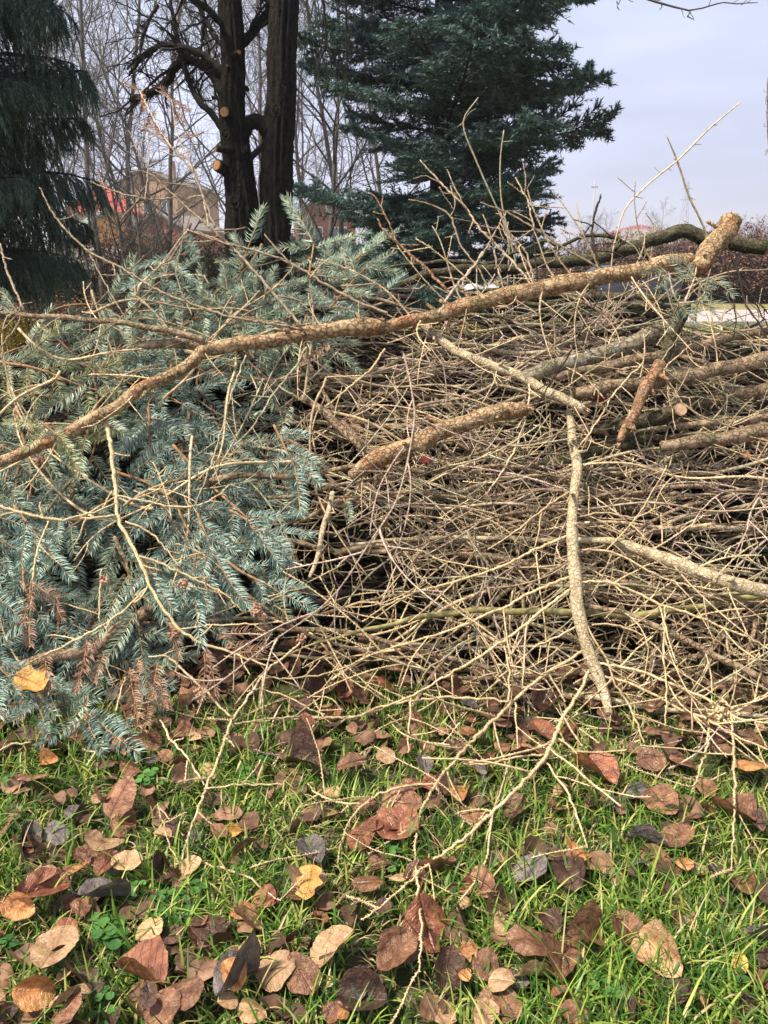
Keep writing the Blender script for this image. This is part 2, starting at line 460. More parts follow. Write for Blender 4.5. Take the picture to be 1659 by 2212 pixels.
def curve_path(p0, d0, L, n, g, wander=.12, pull=None, pullw=0.0, bend=None):
    """vectorised wandering polylines. p0 (m,3), d0 (m,3), L (m,)"""
    m = len(p0)
    P = np.zeros((m, n, 3)); P[:, 0] = p0
    d = norm(d0.copy())
    st = (L / (n - 1))[:, None]
    for i in range(1, n):
        d = d + g.normal(0, wander, (m, 3))
        if bend is not None: d = d + bend
        if pull is not None: d = d + pullw * np.asarray(pull)
        d = norm(d)
        P[:, i] = P[:, i - 1] + d * st
    return P
def children(P, Rr, c, n, g, ang=(.6, 1.1), lf=.5, lvar=.4, tmin=.2, rf=.6, wander=.12, pull=None, pullw=0, plane=None, alt=False, taper=.35, lend=.6):
    m = P.shape[0]
    f = tmin + (1 - tmin) * ((np.arange(c)[None] + g.random((m, c))) / c)
    T, N, B = frames(P)
    pos = lerp_along(P, f); t = norm(lerp_along(T, f)); r = lerp_along(Rr[..., None], f)[..., 0]
    L = np.linalg.norm(np.diff(P, axis=1), axis=-1).sum(1)[:, None]
    if plane is not None:
        pl = norm(np.asarray(plane, float) + g.normal(0, .18, (m, c, 3)))
        s = norm(np.cross(pl, t)) * np.where((np.arange(c)[None] % 2) == 0, 1, -1)[..., None]
        s = norm(s + pl * g.normal(0, .25, (m, c, 1)))
    else:
        a = g.uniform(0, 2 * np.pi, (m, c))[..., None]
        s = np.cos(a) * lerp_along(N, f) + np.sin(a) * lerp_along(B, f)
    an = g.uniform(ang[0], ang[1], (m, c))[..., None]
    d = t * np.cos(an) + s * np.sin(an)
    ln = L * lf * (1 - lend * f) * g.uniform(1 - lvar, 1 + lvar, (m, c))
    P2 = curve_path(pos.reshape(-1, 3), d.reshape(-1, 3), ln.ravel(), n, g, wander, pull, pullw)
    r0 = np.maximum(r.ravel() * rf, .0)
    R2 = r0[:, None] * np.linspace(1, taper, n)[None]
    return P2, R2
def spline(pts, n):
    """Catmull-Rom through pts, n even samples"""
    pts = np.asarray(pts, float)
    if len(pts) == 2:
        return pts[0] + (pts[1] - pts[0]) * np.linspace(0, 1, n)[:, None]
    e = np.concatenate([[2 * pts[0] - pts[1]], pts, [2 * pts[-1] - pts[-2]]])
    out = []
    for i in range(1, len(e) - 2):
        t = np.linspace(0, 1, 12, endpoint=False)[:, None]
        a, b, c, d = e[i - 1], e[i], e[i + 1], e[i + 2]
        out.append(.5 * ((2 * b) + (c - a) * t + (2 * a - 5 * b + 4 * c - d) * t ** 2 + (-a + 3 * b - 3 * c + d) * t ** 3))
    out = np.concatenate(out + [pts[-1:]])
    s = np.concatenate([[0], np.cumsum(np.linalg.norm(np.diff(out, axis=0), axis=1))])
    q = np.linspace(0, s[-1], n)
    return np.stack([np.interp(q, s, out[:, i]) for i in range(out.shape[1])], 1)
def orient(p, x, z, s=1.0):
    """matrix with local X along x, local Z near z"""
    x = norm(np.asarray(x, float)); z = np.asarray(z, float)
    y = norm(np.cross(z, x)); z = np.cross(x, y)
    M = Matrix.Identity(4)
    for i in range(3):
        M[i][0] = x[i] * s; M[i][1] = y[i] * s; M[i][2] = z[i] * s; M[i][3] = p[i]
    return M

# ------------------------------------------------------------------ labels that single things out
PILE_MARKS = [  # pixel, name
 (1240, 1150, "the upright flaky branch"), (1130, 890, "the log with a frayed end"), (1470, 885, "the pink sawn log end"), (1400, 780, "the orange peeled branch"),
 (1000, 670, "the long top log"), (1310, 1540, "the upright branch's sharp foot"), (1500, 1225, "the flaky log at the lower edge"),
 (1300, 760, "the white-spotted log"), (900, 1330, "the thin green pole"), (700, 1150, "the short peeled stick"), (1580, 480, "the broken stub"),
 (870, 1000, "the frayed log's left half"), (1560, 1540, "the knotty twig fork"), (1620, 940, "the mossy log in the heap"), (640, 1290, "the orange shoot tip"),
 (1100, 1400, "the long arching twigs"), (1640, 1100, "the photo's right border"), (1050, 780, "the snapped pale branch")]
LIVE_MARKS = [(70, 1480, "the yellow leaf on the needles"), (440, 745, "the fork of the long log"), (250, 1050, "the pale twig hanging from the log"), (640, 450, "the upright needle tip"),
 (560, 460, "the low needle tip by the trunks"), (120, 680, "the thin stem on the left"), (640, 1290, "the orange shoot tip"), (150, 940, "the lower end of the long log"), (690, 850, "the brown diagonal branch"),
 (300, 1380, "the dark log under the needles"), (480, 1400, "the brown dead needles"), (200, 1590, "the lowest blue tips"), (830, 530, "the needle tip by the spruce"), (400, 1100, "the curved twigs crossing the needles")]
GROUND_MARKS = [(225, 1830, "the round tan leaf"), (323, 2010, "the pale round leaf"), (365, 1950, "the clover patch"), (990, 2060, "the small orange leaf bits"), (665, 1925, "the ochre leaf on brown"),
 (1230, 1840, "the orange tan leaf"), (905, 2060, "the drooping twig tip"), (1580, 1880, "the long hanging twig tip"), (1270, 1820, "the slanting twig tip"), (440, 1720, "the stick in the grass"), (270, 1730, "the upright brown leaf"),
 (1370, 1730, "the blue-grey leaf"), (1400, 1650, "the pair of round leaves"), (1600, 2080, "the small yellow leaf"), (655, 1655, "the dark red leaf"), (330, 1645, "the small grey leaf"), (830, 1640, "the upright pale leaf"),
 (1000, 1560, "the round leaf below the heap"), (870, 1880, "the long twig's end"), (560, 2120, "the big grey leaf"), (1180, 2050, "the wide curled leaf"), (230, 2090, "the folded tan leaf"), (30, 1990, "the orange leaf at the edge"),
 (1450, 2080, "the long tan leaf"), (820, 1740, "the red leaf pair"), (700, 2050, "the curled brown leaf")]
used_labels = {}
SIDES = [("just right of", 1, 0), ("just left of", -1, 0), ("just above", 0, -1), ("just below", 0, 1), ("upper right of", .7, -.7), ("lower right of", .7, .7), ("upper left of", -.7, -.7), ("lower left of", -.7, .7)]
def relate(x, y, marks):
    mk = min(marks, key=lambda m: (m[0] - x) ** 2 + (m[1] - y) ** 2)
    dx, dy = x - mk[0], y - mk[1]
    if math.hypot(dx, dy) < 28: return "beside " + mk[2]
    h = math.hypot(dx, dy)
    s = max(SIDES, key=lambda s: s[1] * dx / h + s[2] * dy / h)[0]
    return s + " " + mk[2]
def claim(label):
    used_labels[label] = used_labels.get(label, 0) + 1
    return label

# ------------------------------------------------------------------ ground
def ground():
    m, n, l, b, o = newmat('ground_soil')
    t = n.new("ShaderNodeTexCoord")
    f = noise(n, l, 9, 6, .7, t.outputs['Object'])
    c = cramp(n, l, f, [(.3, (.018, .015, .008)), (.5, (.035, .038, .012)), (.7, (.05, .07, .018))])
    f2 = noise(n, l, .35, 5, .6, t.outputs['Object'])
    far = cramp(n, l, f2, [(.3, (.13, .14, .05)), (.5, (.24, .22, .08)), (.7, (.34, .28, .13))])
    f3 = noise(n, l, 14, 4, .7, t.outputs['Object'])
    far = mixc(n, l, maprange(n, l, f3, .4, .65, 0, .6), far, (.10, .08, .04))
    s = n.new("ShaderNodeSeparateXYZ"); l.new(t.outputs['Object'], s.inputs[0])
    c = mixc(n, l, maprange(n, l, s.outputs['Y'], 3.5, 7, 0, 1), c, far)
    l.new(c, b.inputs['Base Color']); b.inputs['Roughness'].default_value = .95
    bump(n, l, b, f, .8, .02)
    xs = np.concatenate([-np.geomspace(600, 4, 14), np.linspace(-3, 3, 49), np.geomspace(4, 600, 14)])
    ys = np.concatenate([-np.geomspace(100, 2, 8), np.linspace(-1.5, 5, 53), np.geomspace(6, 900, 18)])
    X, Y = np.meshgrid(xs, ys)
    near = np.clip(1 - np.maximum(np.abs(X) - 2.5, 0) / 3, 0, 1) * np.clip(1 - np.maximum(np.abs(Y - 1.5) - 3, 0) / 3, 0, 1)
    Z = near * (.008 * np.sin(X * 7.3 + 1) * np.sin(Y * 6.1) + .006 * np.sin(X * 17 + Y * 11)) - .006
    V = np.stack([X, Y, Z], -1).reshape(-1, 3)
    w = len(xs); i = np.arange(len(ys) - 1)[:, None]; j = np.arange(w - 1)[None]
    Q = np.stack([i * w + j, i * w + j + 1, (i + 1) * w + j + 1, (i + 1) * w + j], -1).reshape(-1, 4)
    structure(link('ground', mesh('ground', V, None, Q, [m])))
    rm = simple('road_asphalt', [(.3, (.34, .29, .29)), (.7, (.48, .42, .42))], 3, .9, .003, 0)
    mb = MB(); mb.add([(5.5, 16.5, .02), (40, 17.5, .02), (60, 25, .02), (3.5, 25, .02)], Q=[(0, 1, 2, 3)])
    structure(link('road', mb.get('road', [rm], False)))
    pv = simple('kerb_stone', [(.3, (.25, .24, .22)), (.7, (.40, .38, .36))], 5, .9, .002, 0)
    mb = MB()
    mb.add([(5.2, 16.35, 0), (40, 17.3, 0), (40, 17.5, 0), (5.2, 16.5, 0), (5.2, 16.35, .12), (40, 17.3, .12), (40, 17.5, .12), (5.2, 16.5, .12)],
           Q=[(4, 5, 6, 7), (0, 1, 5, 4), (2, 3, 7, 6), (0, 4, 7, 3), (1, 2, 6, 5)])
    structure(link('kerb', mb.get('kerb', [pv], False)))
ground()

def grass():
    g = np.random.default_rng(3)
    def blades(N, xy, hgt, wid, name, mat, seg=4, z0=-.004, lean=(.15, 1.0)):
        x, y = xy
        h = hgt; a = g.uniform(0, 2 * np.pi, N)
        le = g.uniform(lean[0], lean[1], N)            # total bend in radians
        t0 = g.uniform(0, .5, N)
        d = np.stack([np.cos(a), np.sin(a)], 1); s = np.stack([-np.sin(a), np.cos(a)], 1)
        n = seg + 1
        P = np.zeros((N, n, 3)); P[:, 0] = np.stack([x, y, np.full(N, z0)], 1)
        for i in range(1, n):
            th = t0 + le * 1.6 * (i / seg) ** 1.2
            P[:, i, :2] = P[:, i - 1, :2] + d * (np.sin(th) * h / seg)[:, None]
            P[:, i, 2] = P[:, i - 1, 2] + np.cos(th) * h / seg
        P[:, 1:, 2] = np.maximum(P[:, 1:, 2], z0 + .006)
        w = wid[:, None] * np.array([.8, 1.0, .9, .62, .0])[None, :n] if seg == 4 else wid[:, None] * np.array([.9, 1, .0])[None]
        S = np.concatenate([s, np.zeros((N, 1))], 1)[:, None, :] * w[..., None]
        lft, rgt = P - S, P + S
        V = np.concatenate([np.stack([lft[:, :-1], rgt[:, :-1]], 2).reshape(N, -1, 3), P[:, -1:]], 1)
        k = 2 * (n - 1) + 1
        b = (np.arange(N) * k)[:, None]
        Q = np.concatenate([b + np.array([[2 * i, 2 * i + 1, 2 * i + 3, 2 * i + 2]]) for i in range(n - 2)])
        T = b + np.array([[2 * (n - 2), 2 * (n - 2) + 1, 2 * (n - 1)]])
        o = link(name, mesh(name, V.reshape(-1, 3), T, Q, [mat]))
        return o
    # lawn before and under the edge of the heap
    N = 150000
    y = g.uniform(.45, 2.2, N); x = g.uniform(-1, 1, N) * (.5 * y + 1.15)
    dens = .5 + .5 * (np.sin(x * 9 + 2 * np.sin(y * 5)) * np.sin(y * 8.5 + 1.3 * np.sin(x * 7))) + .35 * (x > .1) * (y < 1.25)
    k = (g.random(N) < .18 + .72 * dens) & (g.random(N) < np.clip((1.74 - y) / .22, .04, 1))
    x, y = x[k], y[k]; dens = dens[k]; N = len(x)
    # blades stand in tufts
    cx = np.round(x / .035 + np.sin(y * 60) * .3) * .035; cy = np.round(y / .035) * .035
    mixk = g.random(N) < .55
    x = np.where(mixk, cx + g.normal(0, .006, N), x); y = np.where(mixk, cy + g.normal(0, .006, N), y)
    h = g.gamma(5, .0105, N).clip(.02, .13) * (.6 + .5 * dens)
    w = g.uniform(.0009, .0024, N)
    tag(blades(N, (x, y), h, w, 'grass', grass_m), 'short green lawn grass with yellow blades between fallen leaves', 'grass', None, 'stuff')
    N = 26000
    y = g.uniform(.45, 2.2, N); x = g.uniform(-1, 1, N) * (.5 * y + .55)
    patch = np.sin(x * 6 + 1.7) * np.sin(y * 7 + x * 3) + .5 * np.sin(x * 17 + y * 13)
    k = g.random(N) < .35 + .5 * (patch > .1); x, y = x[k], y[k]; N = len(x)
    tag(blades(N, (x, y), g.uniform(.02, .07, N), g.uniform(.0006, .0015, N), 'thatch', thatch_m, lean=(.9, 1.6), z0=.002), 'dead yellow-brown thatch matted between the grass blades', 'thatch', None, 'stuff')
    N = 60000
    y = 2.6 + 14 * g.random(N) ** 1.4; x = g.uniform(-1, 1, N) * (.62 * y + .6)
    tag(blades(N, (x, y), g.uniform(.04, .13, N) * (1 + y * .03), g.uniform(.0015, .003, N) * (1 + y * .12), 'grass', grass_far_m, 2, 0),
        'yellow-green grass behind the heap', 'grass', None, 'stuff')
grass()

# ------------------------------------------------------------------ fallen leaves
def leaf_mesh(seed, lobed=False):
    g = np.random.default_rng(seed)
    nu, nv = 23, 13
    u = np.linspace(0, 1, nu); v = np.linspace(-1, 1, nv)
    wid = g.uniform(.34, .46)
    e = g.uniform(.8, 1.25)
    prof = np.sin(np.pi * np.clip(u, 0, 1) ** e) ** .56 * wid
    prof *= 1 + .03 * np.sin(u * g.uniform(14, 24) + g.random() * 6)
    prof[0] = .012; prof[-1] = .015
    if lobed: prof[1:-1] *= 1 + .30 * np.sin(u[1:-1] * 17 + g.random() * 6)
    U, Vv = np.meshgrid(u, v, indexing='ij')
    asym = g.uniform(-.08, .08)
    x = U + .006 * g.normal(size=U.shape) * (np.abs(Vv) > .95)
    edge = 1 + .02 * g.normal(size=U.shape) * (np.abs(Vv) > .95)
    y = Vv * prof[:, None] * edge + asym * np.sin(np.pi * U)
    # cup across, curl along, crinkle
    cup = g.uniform(-.7, 1.2); curl = g.uniform(-.6, 1.1)
    z = cup * (y ** 2) * 1.6 + curl * .55 * (U - .5) ** 2 - .04 * np.exp(-(y / .05) ** 2)
    for _ in range(5):
        kx, ky = g.normal(0, 9, 2)
        z = z + .014 * np.sin(kx * x + ky * y + g.random() * 6)
    if g.random() < .45:                                    # one side folded up
        sgn = g.choice([-1, 1]); f0 = g.uniform(.0, .15)
        k = np.maximum(sgn * y - f0, 0); z = z + k * g.uniform(.7, 1.8); y = y - sgn * k * g.uniform(.25, .6)
    tw = g.uniform(-.35, .35); z = z + tw * (U - .5) * y * 2
    V = np.stack([x - .5, y, z], -1).reshape(-1, 3)
    i = np.arange(nu - 1)[:, None]; j = np.arange(nv - 1)[None]
    Q = np.stack([i * nv + j, (i + 1) * nv + j, (i + 1) * nv + j + 1, i * nv + j + 1], -1).reshape(-1, 4)
    uv = np.stack([U, Vv * np.maximum(prof[:, None], .01) * 1.0], -1).reshape(-1, 2)
    # stalk
    mid = nv // 2
    s0 = V[mid]; P = curve_path(s0[None], np.array([[-1, g.normal() * .3, .25 + g.random() * .5]]), np.array([g.uniform(.2, .4)]), 6, g, .12)
    tv, tt, tq = tubes(P, np.full((1, 6), .011), 4)
    V2 = np.concatenate([V, tv]); Q2 = np.concatenate([Q, tq + len(V)]); T2 = tt + len(V)
    uv = np.concatenate([uv, np.zeros((len(tv), 2))])
    V2[:, 2] -= V2[:, 2].min()
    return mesh('fallen_leaf', V2, T2, Q2, [LEAF['brown']], True, uv)
LEAF_MESH = [leaf_mesh(100 + i) for i in range(26)]
ROUND_MESH = []
for i in range(5):
    me = LEAF_MESH[i * 5].copy()
    co = np.zeros(len(me.vertices) * 3, np.float32); me.vertices.foreach_get('co', co); co = co.reshape(-1, 3)
    co[:, 0] *= .78; co[:, 1] *= 1.12; co[:, 2] *= .45
    me.vertices.foreach_set('co', co.ravel()); me.update(); ROUND_MESH.append(me)
MAPLE_MESH = [leaf_mesh(300 + i, True) for i in range(3)]
SIZEW = lambda s: 'small' if s < .038 else ('big' if s > .062 else 'mid-sized')
placed_leaves = []
def leaf(x, y, size, colour, rot=None, rnd=False, z=None, tilt=.28, me=None, label=None, marks=GROUND_MARKS, where=None, hold=' on the grass'):
    me = me or random.choice(ROUND_MESH if rnd else LEAF_MESH)
    p = np.array([x, y, 0]) if where is None else where
    z = z if z is not None else random.uniform(.014, .034)
    if where is None:
        near = sum(1 for q in placed_leaves if math.hypot(q[0] - x, q[1] - y) < .03)
        p[2] = z + .007 * min(near, 4)
        placed_leaves.append((x, y))
    o = link('fallen_leaf', me, None)
    o.location = p
    o.rotation_euler = (random.gauss(0, tilt), random.gauss(0, tilt), random.uniform(0, 6.28) if rot is None else rot)
    s = size * 1.02
    o.scale = (s, s * random.uniform(.85, 1.12), s * random.uniform(.6, 1.2))
    o.material_slots[0].link = 'OBJECT'; o.material_slots[0].material = LEAF[colour]
    X, Y = proj(p)
    if label is None:
        label = f"{SIZEW(size)} {colour} leaf{hold}, {relate(X, Y, marks)}"
    tag(o, claim(label), 'leaf', 'fallen leaves' + hold)
    return o
HAND_LEAVES = {
 7: [(450,475,175,'tan',1,"round tan leaf lying pale side up among brown leaves"), (645,835,165,'tan',1,"pale round leaf lying flat below the clover patch"), (340,580,120,'orange',0,"orange-brown pointed leaf beside the round tan leaf"), (240,600,135,'reddish brown',0,None),
     (540,280,185,'brown',0,"upright brown leaf standing left of the stick in the grass"), (1310,120,170,'dark brown',0,"dark red-brown leaf under a slanting dead twig"), (655,100,95,'grey',1,"small grey round leaf near the lowest blue needle tips"), (840,55,50,'tan',1,None),
     (160,190,150,'brown',0,None), (90,520,210,'dark brown',0,None), (25,400,120,'brown',0,None), (130,440,145,'grey',0,None), (180,680,230,'reddish brown',0,None), (450,710,240,'grey',0,None), (80,760,145,'orange',0,None),
     (240,950,230,'tan',0,"folded tan leaf with a curled edge, below the grey leaf"), (150,1110,180,'orange',0,None), (360,1060,230,'dark brown',0,None), (600,1030,250,'reddish brown',0,None), (890,850,190,'dark brown',1,None),
     (1060,820,160,'brown',0,None), (1045,750,110,'orange',0,None), (1310,640,230,'tan',1,None), (1335,665,150,'ochre',9,"small ochre toothed leaf lying on a larger brown leaf"), (1350,490,190,'grey',0,None), (1020,1070,270,'grey',0,"biggest grey-brown leaf, its edge turned up, near the bottom"),
     (1190,1010,190,'tan',0,None), (1300,1030,200,'brown',0,None), (1440,940,260,'tan',0,None), (800,1130,190,'brown',0,None), (1570,430,170,'reddish brown',0,None), (1560,1120,230,'dark brown',0,None), (1480,1200,60,'orange',0,None),
     (720,570,165,'brown',0,None), (550,570,135,'tan',0,None), (470,570,130,'reddish brown',0,None), (340,760,70,'red',0,"small bright red leaf scrap among brown leaves"), (1060,500,130,'brown',0,None), (1520,140,140,'brown',0,None), (1590,640,150,'brown',0,None),
     (1010,410,70,'ochre',0,None), (850,190,40,'orange',0,None), (1000,950,90,'brown',0,None), (700,1180,170,'brown',0,None), (480,1210,120,'dark brown',0,None), (300,1210,210,'brown',0,None)],
 8: [(1150,110,165,'brown',1,"left leaf of the round brown pair at the heap's edge"), (1290,120,145,'brown',1,"right leaf of the round brown pair at the heap's edge"), (920,180,210,'reddish brown',0,None), (1090,260,130,'grey',0,"blue-grey dark leaf overlapping a brown one"), (1200,300,200,'brown',1,None), (1500,350,210,'brown',0,None),
     (810,495,150,'orange',0,"orange tan leaf lying at the tip of the slanting twig"), (1140,470,190,'grey',0,None), (1270,450,180,'brown',0,None), (640,560,190,'grey',0,None), (420,650,170,'brown',0,None), (350,720,90,'tan',1,None),
     (170,800,300,'reddish brown',0,None), (60,930,210,'brown',0,None), (80,280,180,'brown',0,None), (60,400,210,'reddish brown',0,None), (230,570,190,'brown',0,None), (280,1000,180,'dark brown',0,None), (440,1000,150,'brown',1,None), (360,955,100,'orange',9,None),
     (360,1040,80,'orange',0,None), (640,930,260,'brown',0,None), (650,1040,200,'tan',0,None), (870,880,190,'brown',0,None), (1180,975,290,'tan',0,"long tan leaf with a split edge at the lower right"), (490,1150,240,'brown',1,None), (230,1180,210,'tan',0,None), (1540,990,95,'ochre',0,"small yellow leaf low in the grass near the right border"),
     (1050,860,170,'brown',0,None), (820,1200,130,'brown',0,None), (740,300,120,'brown',0,None), (380,350,130,'brown',1,None), (350,240,120,'orange',0,None), (600,70,150,'brown',0,None), (1590,150,170,'orange',0,None), (790,1000,170,'brown',0,None), (800,600,180,'dark brown',0,None), (1450,600,150,'dark brown',0,None), (1230,1080,200,'dark brown',0,None), (1640,1060,150,'brown',0,None), (1590,400,110,'dark brown',0,None), (720,820,120,'dark brown',0,None)],
 6: [(350,1040,125,'brown',1,"round brown leaf lying in grass just in front of the heap"), (150,1010,140,'brown',0,None), (255,1110,110,'dark brown',0,None), (515,1110,95,'brown',1,None), (680,1040,130,'reddish brown',0,None), (1430,1060,160,'dark brown',0,None), (10,1130,110,'tan',1,"upright pale leaf left of the drooping twig"), (370,930,80,'grey',0,None), (1000,1010,120,'dark brown',0,None), (700,930,140,'dark brown',0,None), (450,800,150,'dark brown',0,None), (20,860,120,'reddish brown',0,None)],
 5: [(840,950,60,'brown',0,None), (1480,870,120,'reddish brown',0,None), (1400,880,150,'dark brown',0,None), (1430,1000,110,'dark brown',0,None), (1300,930,110,'dark brown',0,None), (800,1060,120,'brown',0,None), (640,1100,120,'brown',0,None)]}
def ground_hit(X, Y, z=.02):
    d = ray(X, Y); t = (z - 1) / d[2]
    return CAM + d * t
for c, rows in HAND_LEAVES.items():
    for (x, y, s, col, rnd, lab) in rows:
        (X, Y), = px(c, [(x, y)])
        p = ground_hit(X, Y, .03)
        size = min(s, 235) * .5013 / 1659 * depth(p)
        leaf(p[0], p[1], size * .98, col, rnd=(rnd == 1), me=(random.choice(MAPLE_MESH) if rnd == 9 else None), label=lab, z=random.uniform(.026, .042), tilt=.15 if rnd else .3)
n_hand = len(placed_leaves)
COLS = ['brown'] * 9 + ['reddish brown'] * 3 + ['dark brown'] * 7 + ['grey'] * 3 + ['tan'] * 3 + ['orange']
tries = 0
while len(placed_leaves) < 292 and tries < 5000:
    tries += 1
    Y = random.uniform(1480, 2260); X = random.uniform(-60, 1720)
    dens = .30 + .45 * (math.sin(X * .011 + 1) * math.sin(Y * .013) > 0) + (.35 if X < 900 else -.08) + (.6 if Y < 1700 else 0)
    if random.random() > dens: continue
    p = ground_hit(X, Y)
    leaf(p[0], p[1], random.uniform(.026, .054), random.choice(COLS), rnd=random.random() < .3)
# leaf litter beneath the heap and on the lawn beyond: nobody could count it
litter_m = simple('litter_brown', [(.3, (.05, .028, .02)), (.5, (.15, .08, .05)), (.7, (.26, .15, .095))], 30, .6, .001, 0, island=.6)
def litter():
    g = np.random.default_rng(8)
    mb = MB()
    base = []
    for me in LEAF_MESH[:8]:
        co = np.zeros(len(me.vertices) * 3, np.float32); me.vertices.foreach_get('co', co); co = co.reshape(-1, 3)
        Q = np.array([list(p.vertices) for p in me.polygons if len(p.vertices) == 4 and max(p.vertices) < 23 * 13])
        base.append((co[:299], Q))
    for i in range(1750):
        co, Q = base[g.integers(8)]
        y = 1.7 + 5.5 * g.random() ** 1.5; x = g.uniform(-1, 1) * (.55 * y + .6)
        if i < 640: y = g.uniform(.4, 1.7); x = g.uniform(-1, 1) * (.5 * y + 1.1)
        elif i < 1060: y = g.uniform(1.42, 1.95); x = g.uniform(-1.8, 1.8)
        a = g.uniform(0, 6.28); s = g.uniform(.03, .065)
        zz = g.uniform(.006, .022) if y < 1.42 else g.uniform(.01, .035)
        R3 = np.array(Matrix.Rotation(a, 3, 'Z') @ Matrix.Rotation(g.normal(0, .3), 3, 'X'))
        mb.add(co @ R3.T * s + [x, y, zz], Q=Q)
    o = link('leaf_litter', mb.get('leaf_litter', [litter_m]))
    tag(o, 'dark layer of rotting leaves under the grass and heap', 'leaves', None, 'stuff')
litter()

# ------------------------------------------------------------------ clover
def clover_meshes():
    out = []
    for s in range(4):
        g = np.random.default_rng(50 + s)
        stem = MB(); lv = MB()
        for q in range(g.integers(3, 6)):
            b = np.array([[g.normal(0, .008), g.normal(0, .008), 0]])
            P = curve_path(b, np.array([[g.normal() * .5, g.normal() * .5, 1]]), np.array([g.uniform(.025, .045)]), 5, g, .1)
            stem.add(*tubes(P, np.full((1, 5), .0007), 4))
            c = P[0, -1]; a0 = g.uniform(0, 6.28); r = g.uniform(.007, .011)
            for k in range(3):
                a = a0 + k * 2.094
                th = np.linspace(-1, 1, 9)
                rim = np.stack([r * (1.05 + .95 * np.cos(th * 2.3)) * 1, r * .95 * np.sin(th * 2.6) * 1.0, .25 * r * np.abs(th)], 1)
                ring = np.concatenate([[[0, 0, 0]], [[r, 0, -.1 * r]], rim])
                rot = np.array([[math.cos(a), -math.sin(a), 0], [math.sin(a), math.cos(a), 0], [0, 0, 1]])
                V = ring @ rot.T + c + [0, 0, g.normal() * .001]
                T = [(1, 2 + i, 3 + i) for i in range(8)] + [(0, 1, 10), (0, 2, 1)]
                lv.add(V, T)
        out.append((stem.get('clover_stems', [clover_m]), lv.get('clover_leaves', [clover_m])))
    return out
CM = clover_meshes()
for i, (c, x, y, lab) in enumerate([(7, 590, 660, 'dark green clover left in the clover patch'), (7, 760, 680, 'tallest clover in the middle of the clover patch'), (7, 700, 590, 'clover at the back of the clover patch'), (7, 840, 630, 'clover at the right of the clover patch'),
        (7, 495, 850, 'bright light-green clover left of the pale round leaf'), (7, 770, 750, 'lowest clover of the clover patch'), (5, 930, 1050, 'clover in the grass between the two crossing sticks'), (5, 1090, 1040, 'clover right of the stick under the dead needles'),
        (5, 1130, 1140, 'pale clover in front of the long horizontal twig'), (7, 1060, 170, 'yellow-green clover below the horizontal twig tip'), (7, 40, 200, 'clover at the left border below the blue needles'), (7, 650, 170, 'clover just below the small grey leaf'),
        (8, 30, 480, 'small clover under the red leaf pair'), (8, 1460, 980, 'clover beside the small yellow leaf'), (8, 1160, 880, 'clover between the long tan leaf and dry grass'), (8, 960, 1060, 'clover below the wide curled leaf'), (7, 10, 870, 'clover at the left border near the orange leaf'), (7, 440, 1190, 'clover near the bottom beside the dark brown leaf')]):
    (X, Y), = px(c, [(x, y)])
    p = ground_hit(X, Y, .03)
    t = thing('clover_plant', lab, 'clover', (p[0], p[1], .0), 'clover plants in the grass', rz=random.uniform(0, 6))
    s = .85 if i not in (4,) else 1.2
    a, b = CM[i % 4]
    for nm, me in (('stems', a), ('leaflets', b)):
        q = link(nm, me, t); q.scale = (s, s, s * 1.1)

# ------------------------------------------------------------------ dead twig prototypes (real size, local +X, plane XY)
def twig_proto(L, nsub, seed, r=.0022, sub=.45):
    g = np.random.default_rng(seed)
    mb = MB()
    bend = np.array([0, g.choice([-1, 1]) * g.uniform(.02, .08), -.02])
    P = curve_path(np.zeros((1, 3)), np.array([[1.0, 0, .05]]), np.array([L]), 14, g, .02, bend=bend)
    Rr = np.linspace(r, r * .6, 14)[None]
    mb.add(*tubes(P, Rr, 5, .12, g)); mb.add(*pegs(P, Rr, .0030, .0034, g, .0012))
    if nsub:
        P2, R2 = children(P, Rr, nsub, 8, g, (.6, 1.15), sub, .5, .18, .8, .035, plane=(0, 0, 1), taper=.7)
        R2 = np.maximum(R2, .0012)
        mb.add(*tubes(P2, R2, 4, .1, g)); mb.add(*pegs(P2, R2, .0030, .0032, g, .0011))
    return mb.get('twig', [twig_tan])
TW = {'s': [twig_proto(.16, 2, 20 + i, .0019) for i in range(6)], 'm': [twig_proto(.28, 3, 40 + i, .0022) for i in range(8)], 'l': [twig_proto(.44, 5, 60 + i, .0027) for i in range(7)]}
def setmat(o, m):
    o.material_slots[0].link = 'OBJECT'; o.material_slots[0].material = m
def put_twig(root, base, p, d, nrm, length, mat):
    k = 's' if length < .2 else ('m' if length < .36 else 'l')
    s = length / {'s': .16, 'm': .28, 'l': .44}[k]
    o = link('twig', random.choice(TW[k]), root, M=orient(np.asarray(p) - base, d, nrm, min(max(s, .6), 1.5)))
    setmat(o, mat)
    return o
def stem_mesh(P, Rr, mat, k=8, rough=.06, peg=True, seed=0, name='stem'):
    g = np.random.default_rng(seed)
    mb = MB()
    mb.add(*tubes(P[None], Rr[None], k, rough, g))
    if peg and Rr.mean() < .005:
        mb.add(*pegs(P[None], Rr[None], .0024, .0034, g))
    return mb.get(name, [mat])
